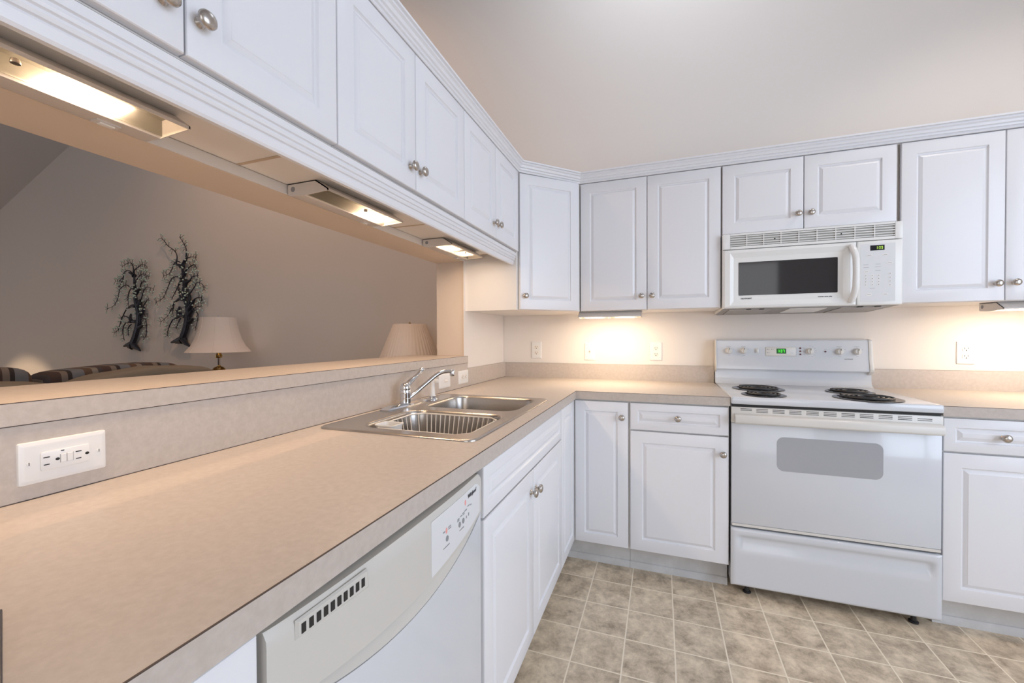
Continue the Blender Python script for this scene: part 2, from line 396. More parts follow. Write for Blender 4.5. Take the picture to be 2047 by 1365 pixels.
def upper_back(x0, x1, z0, label, ka, kb, kz, group='upper cabinets'):
    t = thing('upper_cabinet', label, 'cabinet', ((x0+x1)/2, -0.15, z0), group)
    carcass(t, x0+0.001, YU+DT+0.002, z0, x1-0.001, -0.002, ZUT)
    g = G(); g.box(x0+0.001, YU+DT-0.004, z0+0.001, x0+0.0028, YU+DT+0.0018, ZUT-0.001); obj('side_edge', g, gapm, t)
    return t
t = upper_back(0.6173, 1.3774, ZUB, 'tall white two-door wall cabinet between the corner cabinet and the microwave', 0, 0, 0)
h = ZUT-ZUB-0.002
front_panel('door', 0.999-0.6195, h, BACKF(0.6195, YU+DT, ZUB+0.001), t, (0.999-0.6195-0.030, 0.078))
front_panel('door', 1.3760-0.999, h, BACKF(0.999, YU+DT, ZUB+0.001), t, (0.028, 0.078))
ZMT = 1.7328
t = upper_back(1.3774, 2.1367, ZMT+0.004, 'short white two-door wall cabinet directly above the microwave', 0, 0, 0)
h = ZUT-ZMT-0.006
front_panel('door', 1.7515-1.381, h, BACKF(1.381, YU+DT, ZMT+0.005), t, (1.7515-1.381-0.027, 0.076))
front_panel('door', 2.126-1.7515, h, BACKF(1.7515, YU+DT, ZMT+0.005), t, (0.028, 0.076))
t = upper_back(2.1367, 2.8860, ZUB, 'tall white two-door wall cabinet to the right of the microwave, cut by the frame', 0, 0, 0)
h = ZUT-ZUB-0.002
front_panel('door', 2.5086-2.1400, h, BACKF(2.1400, YU+DT, ZUB+0.001), t, (2.5086-2.14-0.031, 0.077))
front_panel('door', 2.8830-2.5086, h, BACKF(2.5086, YU+DT, ZUB+0.001), t, (0.028, 0.079))

# crown moulding and light rail (mitred sweeps along the door faces)
def sweep(path, prof):
    g = G(); P = [Vector((x, y)) for x, y in path]; loops = []
    for i, p in enumerate(P):
        ds = []
        if i > 0: ds.append((P[i]-P[i-1]).normalized())
        if i < len(P)-1: ds.append((P[i+1]-P[i]).normalized())
        ns = [Vector((q.y, -q.x)) for q in ds]
        n = sum(ns, Vector((0, 0))).normalized(); k = 1.0/max(0.3, n.dot(ns[0]))
        loops.append([(p.x+n.x*k*a, p.y+n.y*k*a, z) for a, z in prof])
    g.rings(loops, cap0=True, cap1=True); bmesh.ops.recalc_face_normals(g.bm, faces=g.bm.faces); return g
crown_prof = [(-0.020, 2.1068), (0.0005, 2.1068), (0.003, 2.109), (0.003, 2.116), (0.0005, 2.1175), (0.007, 2.1205), (0.0085, 2.1275), (0.006, 2.1295), (0.013, 2.1325), (0.0165, 2.141), (0.0150, 2.1440), (0.0230, 2.1475), (0.0235, 2.1540), (0.0210, 2.1560), (0.030, 2.1580), (0.030, 2.1655), (-0.020, 2.1655)]
o = obj('crown_moulding', sweep([(XU, -2.69), (XU, -0.6235), (0.6180, YU), (2.90, YU)], crown_prof), cabw, None, I4, 25)
tag(o, 'stepped white crown moulding running along the tops of the wall cabinets', 'moulding')
rail_prof = [(-0.042, 1.6628), (-0.020, 1.6628), (-0.0195, 1.6600), (-0.0125, 1.6590), (-0.0135, 1.6440), (-0.0185, 1.6425), (-0.0165, 1.6360), (-0.0180, 1.6310), (-0.0225, 1.6290), (-0.0210, 1.6240), (-0.0235, 1.6190), (-0.0285, 1.6175), (-0.0270, 1.6140), (-0.0300, 1.5990), (-0.0340, 1.5945), (-0.0440, 1.5945), (-0.0450, 1.6200)]
o = obj('light_rail', sweep([(XU, -2.69), (XU, -0.640)], rail_prof), cabw, None, I4, 25)
tag(o, 'ribbed white light rail moulding under the pass-through wall cabinets', 'moulding')

# ---------------------------------------------------------------- base cabinets
XBD, YDO = 0.646, -0.646            # door faces
ZDB, ZDM, ZDT = 0.1254, 0.7286, 0.8665
def toe(parent, x0, y0, x1, y1, face):
    g = G(); g.box(x0, y0, 0.0, x1, y1, 0.118); o = obj('toe_kick', g, toem, parent)
    g = G()
    if face == 'y': g.prism([(y0, 0), (y0, 0.032), (y0-0.006, 0.030), (y0-0.013, 0.018), (y0-0.015, 0)], 'x', x0, x1)
    else: g.prism([(x1, 0), (x1, 0.032), (x1+0.006, 0.030), (x1+0.013, 0.018), (x1+0.015, 0)], 'y', y0, y1)
    obj('shoe_moulding', g, toem, o, I4)
def base_box(parent, x0, y0, x1, y1):
    g = G(); g.box(x0, y0, 0.118, x1, y1, 0.872); return obj('carcass', g, cabi, parent)
# sink base
t = thing('sink_cabinet', 'white sink base cabinet with false drawer front and two doors beside the dishwasher', 'cabinet', (0.3, -1.385, 0), 'base cabinets')
g = G(); g.box(0.03, -1.8435, 0.118, 0.06, -0.9435, 0.872); g.box(0.03, -1.8435, 0.118, XBD-DT-0.002, -1.825, 0.872); g.box(0.03, -0.962, 0.118, XBD-DT-0.002, -0.9435, 0.872)
g.box(0.03, -1.8435, 0.118, XBD-DT-0.002, -0.9435, 0.136); g.box(0.60, -1.8435, 0.84, XBD-DT-0.002, -0.9435, 0.872); obj('carcass', g, cabi, t)
toe(t, 0.40, -1.8435, 0.560, -0.9435, 'x')
front_panel('drawer_front', 0.882, ZDT-ZDM-0.002, SIDEF(XBD-DT, -1.8255, ZDM+0.002), t, None, fr=0.034)
front_panel('door', 0.4385, ZDM-ZDB-0.002, SIDEF(XBD-DT, -1.8255, ZDB), t, (0.4385-0.036, 0.531))
front_panel('door', 0.4435, ZDM-ZDB-0.002, SIDEF(XBD-DT, -1.387, ZDB), t, (0.022, 0.527))
# corner cabinet: L-shaped door of two panels
t = thing('corner_base_cabinet', 'white corner base cabinet with a folding door of two narrow panels', 'cabinet', (0.4, -0.4, 0), 'base cabinets')
g = G(); g.prism([(0.03, -0.03), (0.9225, -0.03), (0.9225, YDO+DT+0.002), (XBD-DT-0.002, YDO+DT+0.002), (XBD-DT-0.002, -0.943), (0.03, -0.943)], 'z', 0.118, 0.872)
obj('carcass', g, cabi, t)
g = G(); g.prism([(0.30, -0.30), (0.9225, -0.30), (0.9225, -0.5713), (0.560, -0.5713), (0.560, -0.943), (0.30, -0.943)], 'z', 0, 0.1178); o = obj('toe_kick', g, toem, t)
g = G(); g.prism([(-0.5713, 0), (-0.5713, 0.032), (-0.5773, 0.030), (-0.5843, 0.018), (-0.5863, 0)], 'x', 0.562, 0.9225); obj('shoe_moulding', g, toem, o)
front_panel('door', 0.2935, ZDT-ZDB, SIDEF(XBD-DT, -0.9417, ZDB), t, None, fr=0.050)
front_panel('door', 0.9190-XBD-0.001, ZDT-ZDB, BACKF(XBD+0.001, YDO+DT, ZDB), t, (0.9190-XBD-0.032, 0.664), fr=0.050)
# drawer base left of range
t = thing('drawer_base_cabinet', 'white base cabinet with one drawer over a door, left of the range', 'cabinet', (1.15, -0.3, 0), 'base cabinets')
base_box(t, 0.9235, YDO+DT+0.002, 1.3745, -0.03); toe(t, 0.9235, -0.5713, 1.3745, -0.35, 'y')
front_panel('drawer_front', 1.3720-0.9270, ZDT-ZDM-0.002, BACKF(0.9270, YDO+DT, ZDM+0.002), t, (0.2225, 0.070), fr=0.036)
front_panel('door', 1.3720-0.9270, ZDM-ZDB-0.002, BACKF(0.9270, YDO+DT, ZDB), t, (0.4185, 0.521))
# right of range
t = thing('drawer_base_cabinet', 'white base cabinet with drawers over doors, right of the range', 'cabinet', (2.33, -0.3, 0), 'base cabinets')
base_box(t, 2.1400, YDO+DT+0.002, 2.9150, -0.03); toe(t, 2.1400, -0.5713, 2.9150, -0.35, 'y')
front_panel('drawer_front', 0.3850, ZDT-ZDM-0.002, BACKF(2.5280, YDO+DT, ZDM+0.002), t, (0.180, 0.069), fr=0.036)
front_panel('door', 0.3850, ZDM-ZDB-0.002, BACKF(2.5280, YDO+DT, ZDB), t)
front_panel('drawer_front', 0.3850, ZDT-ZDM-0.002, BACKF(2.1420, YDO+DT, ZDM+0.002), t, (0.180, 0.069), fr=0.036)
front_panel('door', 0.3850, ZDM-ZDB-0.002, BACKF(2.1420, YDO+DT, ZDB), t)
# near end beside the dishwasher
t = thing('end_base_cabinet', 'white base cabinet front at the near end, this side of the dishwasher', 'cabinet', (0.3, -2.85, 0), 'base cabinets')
base_box(t, 0.03, -3.26, XBD-DT-0.002, -2.4535); toe(t, 0.40, -3.26, 0.560, -2.4535, 'x')
front_panel('door', 0.40, ZDT-ZDB, SIDEF(XBD-DT, -2.855, ZDB), t, None, fr=0.075)
front_panel('door', 0.40, ZDT-ZDB, SIDEF(XBD-DT, -3.257, ZDB), t, None, fr=0.075)

# ---------------------------------------------------------------- countertops
t = thing('countertop', 'L-shaped beige laminate countertop holding the sink', 'countertop', (0.4, -1.5, ZC-ZT))
g = G(); xs = [0.002, 0.075, 0.580, XF-0.0018, 1.3765]; ys = [-3.28, -1.765, -1.005, YF+0.0018, -0.002]
g.rect_solid(xs, ys, lambda i, j: not (i == 1 and j == 1) and (i < 3 or j == 3), ZC-0.020, ZC)
obj('top', g, lam, t)
g = G(); g.box(XF-0.0017, -3.28, ZC-ZT, XF, YF, ZC-0.0014); g.box(XF-0.0017, YF, ZC-ZT, 1.3765, YF+0.0017, ZC-0.0014); o = obj('edge_band', g, lam, t)
g = G(); g.box(XF-0.0017, -3.28, ZC-0.0013, XF+0.0002, YF, ZC+0.0001); g.box(XF, YF-0.0002, ZC-0.0013, 1.3765, YF+0.0017, ZC+0.0001); obj('edge_seam', g, seam, o)
g = G(); g.box(0.600, -3.28, ZC-ZT, XF-0.002, YF+0.05, ZC-0.0202); g.box(XF, YF+0.002, ZC-ZT, 1.3765, YF+0.05, ZC-0.0202); obj('build_up', g, cabi, t)
g = G(); g.box(0.002, -3.28, ZC, 0.0224, -0.6345, 1.0475); g.box(0.002, -0.6345, ZC, 0.0224, -0.002, 1.0160); o = obj('backsplash', g, lam, t)
g = G(); g.box(0.0224, -3.28, ZC, 0.0232, -0.0181, ZC+0.0016); obj('seam', g, seam, o)
g = G(); g.box(0.0225, -0.0173, ZC, 1.3765, -0.002, 1.0140); o = obj('backsplash', g, lam, t)
g = G(); g.box(0.0225, -0.0177, 1.0132, 1.3765, -0.0020, 1.0145); obj('seam', g, gapm, o)
t = thing('countertop', 'short straight beige laminate countertop right of the range', 'countertop', (2.33, -0.3, ZC-ZT))
g = G(); g.box(2.1395, YF+0.0018, ZC-0.02, 2.93, -0.002, ZC); obj('top', g, lam, t)
g = G(); g.box(2.1395, YF, ZC-ZT, 2.93, YF+0.0017, ZC-0.0014); o = obj('edge_band', g, lam, t)
g = G(); g.box(2.1395, YF-0.0002, ZC-0.0013, 2.93, YF+0.0017, ZC+0.0001); obj('edge_seam', g, seam, o)
g = G(); g.box(2.1395, YF+0.002, ZC-ZT, 2.93, YF+0.05, ZC-0.0202); obj('build_up', g, cabi, t)
g = G(); g.box(2.1395, -0.0173, ZC, 2.93, -0.002, 1.0140); o = obj('backsplash', g, lam, t)
g = G(); g.box(2.1395, -0.0177, 1.0132, 2.93, -0.0020, 1.0145); obj('seam', g, gapm, o)
t = thing('bar_ledge', 'raised beige laminate bar ledge on the half wall behind the sink', 'ledge', (-0.16, -1.9, 1.0485))
g = G(); g.box(-0.348, -3.30, 1.0495, 0.0236, -0.6350, 1.0892); obj('top', g, lam, t)
g = G(); g.box(0.0237, -3.30, 1.0495, 0.0253, -0.6350, 1.0880); o = obj('edge_band', g, lam, t)
g = G(); g.box(0.0237, -3.30, 1.0881, 0.0254, -0.6350, 1.0893); g.box(0.005, -3.30, 1.0478, 0.0236, -0.6350, 1.0494); obj('edge_seam', g, seam, o)
# ---------------------------------------------------------------- sink, faucet, sprayer, dish rack
t = thing('kitchen_sink', 'double-bowl stainless steel drop-in sink in the beige counter', 'sink', (0.33, -1.385, ZC))
def loop3(x0, y0, x1, y1, r, z, n=6): return [(x, y, z) for x, y in rrect(x0, y0, x1, y1, r, n)]
B1 = (0.165, -1.735, 0.556, -1.408); B2 = (0.150, -1.345, 0.556, -1.012)
g = G(); bm = g.bm
outer = [loop3(0.055, -1.787, 0.600, -0.985, 0.035, ZC+0.0002), loop3(0.0555, -1.7865, 0.5995, -0.9855, 0.035, ZC+0.003), loop3(0.060, -1.782, 0.595, -0.990, 0.032, ZC+0.0055), loop3(0.070, -1.772, 0.585, -1.000, 0.028, ZC+0.0045)]
VO = [[bm.verts.new(p) for p in L] for L in outer]
for a, b in zip(VO, VO[1:]):
    n = len(a)
    for i in range(n): bm.faces.new((a[i], a[(i+1) % n], b[(i+1) % n], b[i]))
edges = []
def loop_edges(vs):
    out = []
    for i in range(len(vs)):
        e = bm.edges.get((vs[i], vs[(i+1) % len(vs)])) or bm.edges.new((vs[i], vs[(i+1) % len(vs)])); out.append(e)
    return out
edges += loop_edges(VO[-1])
inn = []
for B in (B1, B2):
    vs = [bm.verts.new(p) for p in loop3(*B, 0.065, ZC+0.0045)]; inn.append(vs); edges += loop_edges(vs)
bmesh.ops.triangle_fill(bm, use_beauty=True, use_dissolve=False, edges=edges)
bmesh.ops.recalc_face_normals(bm, faces=bm.faces)
if sum(f.normal.z*f.calc_area() for f in bm.faces) < 0: bmesh.ops.reverse_faces(bm, faces=bm.faces)
rim = obj('rim', g, steel, t, I4, 40)
for B in (B1, B2):
    g = G(); x0, y0, x1, y1 = B; L = []
    for ins, z, r in ((0, ZC+0.0045, 0.065), (0.003, ZC+0.0035, 0.064), (0.006, ZC, 0.062), (0.0075, ZC-0.006, 0.061), (0.012, ZC-0.06, 0.058), (0.018, ZC-0.135, 0.055), (0.026, ZC-0.160, 0.05), (0.042, ZC-0.174, 0.045), (0.07, ZC-0.178, 0.03)):
        L.append(loop3(x0+ins, y0+ins, x1-ins, y1-ins, r, z))
    g.rings(L, cap1=True)
    for f in g.bm.faces: f.normal_flip()
    bw = obj('bowl', g, steel, t, I4, 50)
    g = G(); cx, cy = (x0+x1)/2, (y0+y1)/2
    g.lathe([(0.045, 0.0005), (0.043, 0.0025), (0.036, 0.001), (0.034, -0.004), (0, -0.004)], T(cx, cy, ZC-0.1778), 24); obj('drain', g, chrome, bw)
# faucet
FX, FY = 0.088, -1.350; Z0 = ZC+0.0047
t = thing('faucet', 'chrome single-lever kitchen faucet with a straight angled spout', 'faucet', (FX, FY, Z0))
g = G()
hexa = [(FX-0.021, FY-0.138), (FX+0.021, FY-0.138), (FX+0.029, FY-0.06), (FX+0.029, FY+0.06), (FX+0.021, FY+0.138), (FX-0.021, FY+0.138), (FX-0.026, FY+0.06), (FX-0.026, FY-0.06)]
sh = lambda k, z: [(FX+(x-FX)*k, FY+(y-FY)*(0.5+0.5*k), z) for x, y in hexa]
g.rings([sh(1, Z0), sh(1, Z0+0.004), sh(0.86, Z0+0.009), sh(0.5, Z0+0.014)], cap0=True); bmesh.ops.recalc_face_normals(g.bm, faces=g.bm.faces)
obj('base_plate', g, chrome, t, I4, 20)
g = G(); g.lathe([(0, 0.008), (0.0225, 0.008), (0.0225, 0.030), (0.0205, 0.032), (0.0205, 0.052), (0.0225, 0.054), (0.0225, 0.062), (0.021, 0.066), (0.0, 0.066)], T(FX, FY, Z0), 28); obj('body', g, chrome, t, I4, 40)
g = G(); g.lathe([(0.0215, 0.0), (0.0222, 0.006), (0.021, 0.014), (0.017, 0.022), (0.010, 0.027), (0, 0.0285)], T(FX, FY, Z0+0.0665), 28)
hp = [(FX+0.001, FY+0.006, Z0+0.078), (FX+0.004, FY+0.022, Z0+0.092), (FX+0.009, FY+0.045, Z0+0.106), (FX+0.015, FY+0.070, Z0+0.122), (FX+0.020, FY+0.088, Z0+0.136), (FX+0.022, FY+0.094, Z0+0.143)]
g.tube(hp, [0.0135, 0.0125, 0.0095, 0.0075, 0.0095, 0.0055], 14)
g.sphere((FX+0.021, FY+0.091, Z0+0.140), 0.0115, 16, 10); obj('handle', g, chrome, t, I4, 60)
g = G(); sp = [(FX+0.006, FY+0.012, Z0+0.028), (FX+0.018, FY+0.034, Z0+0.044), (FX+0.045, FY+0.088, Z0+0.084), (FX+0.064, FY+0.124, Z0+0.111), (FX+0.074, FY+0.143, Z0+0.122), (FX+0.085, FY+0.163, Z0+0.128), (FX+0.098, FY+0.186, Z0+0.129), (FX+0.106, FY+0.200, Z0+0.127)]
g.tube(sp, 0.0088, 14); g.lathe([(0, 0.0), (0.0105, 0.0), (0.0115, 0.002), (0.0115, 0.012), (0.0105, 0.013), (0.0115, 0.014), (0.0115, 0.026), (0.009, 0.029), (0, 0.030)], T(FX+0.108, FY+0.203, Z0+0.106), 20)
obj('spout', g, chrome, t, I4, 40)
SX, SY = 0.112, -1.178
t = thing('side_sprayer', 'white side sprayer in a chrome collar beside the faucet', 'sprayer', (SX, SY, Z0))
g = G(); g.lathe([(0, 0), (0.024, 0), (0.0235, 0.004), (0.019, 0.010), (0.0165, 0.013), (0.0165, 0.016), (0, 0.016)], T(SX, SY, Z0), 24); obj('collar', g, chrome, t)
g = G(); g.lathe([(0, 0.0165), (0.0145, 0.0165), (0.0125, 0.025), (0.0105, 0.055), (0.0100, 0.070), (0.0125, 0.080), (0.0135, 0.092), (0.011, 0.098), (0, 0.099)], T(SX, SY, Z0), 20)
g.box(SX+0.004, SY-0.006, Z0+0.076, SX+0.030, SY+0.006, Z0+0.094, 0.004); obj('spray_head', g, plastw, t)
# dish rack in the near bowl
rx0, ry0, rx1, ry1, cut = 0.190, -1.700, 0.535, -1.425, 0.035
zt, zb = ZC-0.006, ZC-0.128
t = thing('dish_rack', 'white vinyl-coated wire dish rack standing in the near sink bowl', 'dish rack', (0.36, -1.56, zb))
def octo(x0, y0, x1, y1, c, z): return [(x0+c, y0, z), (x1-c, y0, z), (x1, y0+c, z), (x1, y1-c, z), (x1-c, y1, z), (x0+c, y1, z), (x0, y1-c, z), (x0, y0+c, z)]
g = G(); g.tube(octo(rx0, ry0, rx1, ry1, cut, zt), 0.0026, 8, closed=True); obj('top_rail', g, rackm, t)
ins = 0.03
g = G(); g.tube(octo(rx0+ins, ry0+ins, rx1-ins, ry1-ins, cut*0.7, zb+0.002), 0.0022, 8, closed=True)
for k in range(1, 9):
    y = ry0+ins+(ry1-ry0-2*ins)*k/9; g.tube([(rx0+ins, y, zb+0.002), (rx1-ins, y, zb+0.002)], 0.0018, 6)
obj('bottom_grid', g, rackm, t)
def upright(a, b):
    g = G(); g.tube([a, b], 0.0017, 6); obj('upright_wire', g, rackm, t)
n = 14
for k in range(n):
    f = (k+0.5)/n; xa = rx0+cut+(rx1-rx0-2*cut)*f; xb = rx0+ins+cut*0.7+(rx1-rx0-2*ins-1.4*cut)*f
    upright((xa, ry1, zt), (xb, ry1-ins, zb+0.002)); upright((xa, ry0, zt), (xb, ry0+ins, zb+0.002))
for k in range(8):
    f = (k+0.5)/8; ya = ry0+cut+(ry1-ry0-2*cut)*f; yb = ry0+ins+cut*0.7+(ry1-ry0-2*ins-1.4*cut)*f
    upright((rx0, ya, zt), (rx0+ins, yb, zb+0.002)); upright((rx1, ya, zt), (rx1-ins, yb, zb+0.002))
for k in range(4):
    sx, sy = (-1, 1)[k % 2], (-1, 1)[k//2]; cx, cy = (rx0+rx1)/2, (ry0+ry1)/2
    a = (cx+sx*((rx1-rx0)/2-cut*0.5), cy+sy*((ry1-ry0)/2-cut*0.5), zt); b = (cx+sx*((rx1-rx0)/2-ins-cut*0.35), cy+sy*((ry1-ry0)/2-ins-cut*0.35), zb+0.002); upright(a, b)
for sx in (rx0+ins+0.02, rx1-ins-0.02):
    for sy in (ry0+ins, ry1-ins):
        g = G(); g.tube([(sx, sy, zb+0.002), (sx, sy, ZC-0.1695)], 0.003, 8); obj('foot', g, rackm, t)
g = G(); x0, y0, x1, y1 = 0.200, -1.690, 0.272, -1.630
g.rings([loop3(x0+0.026, y0+0.026, x1-0.006, y1-0.006, 0.010, zb+0.010), loop3(x0, y0, x1, y1, 0.014, zt+0.004), loop3(x0-0.004, y0-0.002, x1+0.004, y1+0.004, 0.016, zt+0.0055), loop3(x0-0.004, y0-0.002, x1+0.004, y1+0.004, 0.016, zt+0.0085), loop3(x0+0.002, y0+0.002, x1-0.002, y1-0.002, 0.012, zt+0.0085), loop3(x0+0.029, y0+0.029, x1-0.009, y1-0.009, 0.008, zb+0.015)], cap0=True)
bmesh.ops.recalc_face_normals(g.bm, faces=g.bm.faces)
tag(obj('utensil_cup', g, plastw), 'small white plastic utensil cup in the corner of the dish rack', 'utensil cup')

# ---------------------------------------------------------------- outlets and switches (local: front towards -y, centre at origin)
def plate_geo(wd=0.0735, ht=0.1165):
    g = G(); a, b = wd/2, ht/2; L = []
    for ins, d in ((0, 0), (0.0004, 0.003), (0.0012, 0.0045), (0.006, 0.0062), (0.0075, 0.0064)):
        L.append([(x, -d, z) for x, z in rrect(-a+ins, -b+ins, a-ins, b-ins, 0.003, 3)])
    g.rings(L, cap0=True); bmesh.ops.recalc_face_normals(g.bm, faces=g.bm.faces); return g
def duplex(M, label, cat='outlet', group='duplex wall outlets'):
    t = thing('duplex_outlet', label, cat, M.translation, group)
    obj('cover_plate', plate_geo(), platew, t, M, 25)
    for s in (-1, 1):
        Mr = M @ T(0, 0, s*0.0195)
        g = G(); pts = [(0.0168*math.cos(2*PI*k/28), max(-0.0138, min(0.0138, 0.0168*math.sin(2*PI*k/28)))) for k in range(28)]
        g.prism(pts, 'y', -0.0082, -0.005); r = obj('receptacle', g, devw, t, Mr, 30)
        g = G(); g.box(-0.0075, -0.0086, -0.001, -0.0053, -0.0078, 0.0075); g.box(0.0055, -0.0086, 0.0, 0.0075, -0.0078, 0.007)
        g.prism([(0.0027*math.cos(2*PI*k/12), -0.0072+0.0027*math.sin(2*PI*k/12)) for k in range(12)], 'y', -0.0086, -0.0078); obj('slots', g, dark, r, Mr)
    g = G(); g.lathe([(0, 0), (0.003, 0), (0.0026, 0.0012), (0, 0.0014)], Matrix.Rotation(PI/2, 4, 'X'), 12); obj('screw', g, platew, t, M @ T(0, -0.0062, 0))
    return t
def toggle(M, label):
    t = thing('toggle_switch', label, 'light switch', M.translation, 'wall switches')
    obj('cover_plate', plate_geo(), platew, t, M, 25)
    g = G(); g.box(-0.0075, -0.0072, -0.015, 0.0075, -0.006, 0.015, 0.0006, 1); obj('switch_frame', g, devw, t, M)
    g = G(); g.prism([(-0.0071, -0.005), (-0.0071, 0.006), (-0.017, 0.012), (-0.0185, 0.006)], 'x', -0.004, 0.004, 0.001); obj('toggle_lever', g, devw, t, M)
    for z in (-0.030, 0.030):
        g = G(); g.lathe([(0, 0), (0.003, 0), (0.0026, 0.0012), (0, 0.0014)], Matrix.Rotation(PI/2, 4, 'X'), 12); obj('screw', g, platew, t, M @ T(0, -0.0062, z))
    return t
duplex(T(0.2505, 0, 1.1045), 'white duplex outlet on the back wall nearest the corner')
toggle(T(0.6240, 0, 1.0975), 'white toggle light switch on the back wall below the lit under-cabinet light')
duplex(T(1.0435, 0, 1.1015), 'white duplex outlet on the back wall just left of the range')
duplex(T(2.5480, 0, 1.1065), 'white duplex outlet on the back wall right of the range')
RY = Matrix.Rotation(PI/2, 4, 'Y')
toggle(T(0.0226, -0.9105, 0.9735) @ RZ(PI/2) @ RY, 'sideways white switch plate on the backsplash behind the faucet spout')
duplex(T(0.0224, -0.6955, 0.9730) @ RZ(PI/2) @ RY, 'sideways white duplex outlet on the backsplash at the end of the bar ledge')
# GFCI
Mg = T(0.0224, -2.3535, 0.9790) @ RZ(PI/2) @ RY
t = thing('gfci_outlet', 'large sideways white outlet with test buttons on the backsplash in the foreground', 'outlet', Mg.translation)
obj('cover_plate', plate_geo(0.0755, 0.1215), platew, t, Mg, 25)
g = G(); g.prism(rrect(-0.0168, -0.0338, 0.0168, 0.0338, 0.003, 3), 'y', -0.0092, -0.005, 0.0006); dv = obj('receptacle', g, platew, t, Mg, 30)
g = G()
for zc_, hole in ((-0.0255, 0.0135), (0.0180, 0.0115)):
    g.box(-0.0075, -0.0096, zc_-0.0052, -0.0057, -0.0088, zc_+0.0032); g.box(0.0057, -0.0096, zc_-0.0048, 0.0075, -0.0088, zc_+0.0028)
    g.prism([(0.0026*math.cos(2*PI*k/12), zc_+hole+0.0030*math.sin(2*PI*k/12)) for k in range(12)], 'y', -0.0096, -0.0088)
g.box(-0.0148, -0.0096, -0.0055-0.002, -0.0130, -0.0088, -0.003); obj('slots', g, dark, dv, Mg)
for z in (-0.0040, 0.0050):
    g = G(); g.box(-0.0075, -0.0105, z-0.0040, 0.0075, -0.009, z+0.0040, 0.0006, 1); obj('test_button', g, platew, dv, Mg)
g = G(); g.box(-0.0079, -0.00935, -0.0088, 0.0079, -0.0091, -0.0082); g.box(-0.0079, -0.00935, 0.0002, 0.0079, -0.0091, 0.0008); g.box(-0.0079, -0.00935, 0.0092, 0.0079, -0.0091, 0.0098); obj('button_gap', g, greym, dv, Mg)
for z in (-0.0480, 0.0480):
    g = G(); g.lathe([(0, 0), (0.0032, 0), (0.0028, 0.0012), (0, 0.0014)], Matrix.Rotation(PI/2, 4, 'X'), 14); s_ = obj('screw', g, platew, t, Mg @ T(0, -0.0063, z))
    g = G(); g.box(-0.0028, -0.00165, -0.0005, 0.0028, -0.0012, 0.0005); obj('slot', g, dark, s_, Mg @ T(0, -0.0063, z))

# ---------------------------------------------------------------- seven-segment digits
SEG = {'0': 'abcdef', '1': 'bc', '3': 'abgcd', '7': 'abc', '9': 'abcdfg'}
def digits(s, h, M, m, parent):
    g = G(); wd = h*0.5; th = h*0.13; x = 0
    for ch in s:
        if ch == ':':
            for z in (h*0.3, h*0.7): g.box(x-th/2, -0.0004, z-th/2, x+th/2, 0, z+th/2)
            x += wd*0.45; continue
        R_ = {'a': (0, h-th, wd, h), 'g': (0, h/2-th/2, wd, h/2+th/2), 'd': (0, 0, wd, th), 'b': (wd-th, h/2, wd, h), 'c': (wd-th, 0, wd, h/2), 'f': (0, h/2, th, h), 'e': (0, 0, th, h/2)}
        for k in SEG[ch]:
            a = R_[k]; g.box(x+a[0], -0.0004, a[1], x+a[2], 0, a[3])
        x += wd*1.45
    return obj('clock_digits', g, m, parent, M)

# ---------------------------------------------------------------- range
RX0, RX1, YRF = 1.3794, 2.1367, -0.6556
rc = (RX0+RX1)/2
t = thing('range', 'white freestanding electric range with four black coil burners', 'range', (rc, -0.33, 0))
g = G(); g.box(RX0+0.002, -0.636, 0.045, RX1-0.002, -0.03, 0.884); obj('body', g, appl, t)
g = G(); g.box(RX0+0.004, -0.648, 0.3165, RX1-0.004, -0.6362, 0.3205); obj('drawer_gap_shade', g, dark, t)  # dark strip painting the shade in the gap above the drawer
g = G(); g.box(RX0+0.004, -0.650, 0.8735, RX1-0.004, -0.6362, 0.8838); obj('door_gap_shade', g, dark, t)  # dark strip painting the shade below the cooktop lip
g = G(); g.box(RX0-0.0015, -0.664, 0.8845, RX1+0.0015, -0.062, 0.9185, 0.008, 3); ct = obj('cooktop', g, appl, t, I4, 40)
def burner(x, y, r):
    g = G(); g.lathe([(r*1.27, 0.0), (r*1.27, 0.003), (r*1.20, 0.0045), (r*1.10, 0.003), (r*0.75, -0.0001), (0, 0.0003)], T(x, y, 0.9187), 40); d = obj('burner', g, pan, t, I4, 40)
    g = G(); pts = []; turns = 4.4 if r > 0.085 else 3.4
    for k in range(int(turns*28)+1):
        a = 2*PI*k/28; rr = r*0.24+(r*0.78)*k/(turns*28); pts.append((x+rr*math.cos(a), y+rr*math.sin(a), 0.9268))
    g.tube(pts, 0.0040, 6)
    for k in range(3):
        a = 2*PI*k/3+0.5; g.tube([(x+0.01*math.cos(a), y+0.01*math.sin(a), 0.9215), (x+r*1.1*math.cos(a), y+r*1.1*math.sin(a), 0.9215)], 0.0024, 6)
    obj('coil', g, black, d, I4, 60)
burner(1.553, -0.312, 0.095); burner(1.528, -0.560, 0.073); burner(1.947, -0.318, 0.077); burner(1.930, -0.548, 0.097)
g = G(); g.prism([(-0.03, 0.9186), (-0.085, 0.9186), (-0.068, 0.924), (-0.058, 0.936), (-0.055, 0.955), (-0.055, 0.9995), (-0.03, 0.9995)], 'x', RX0, RX1); obj('backguard_riser', g, appl, t, I4, 50)
bgp = [(-0.012, 1.0005), (-0.078, 1.0005), (-0.083, 1.006), (-0.0825, 1.020), (-0.072, 1.060), (-0.062, 1.168), (-0.056, 1.1745), (-0.012, 1.1745)]
g = G(); g.prism(bgp, 'x', RX0+0.006, RX1-0.0195); bgo = obj('backguard', g, appl, t, I4, 20)
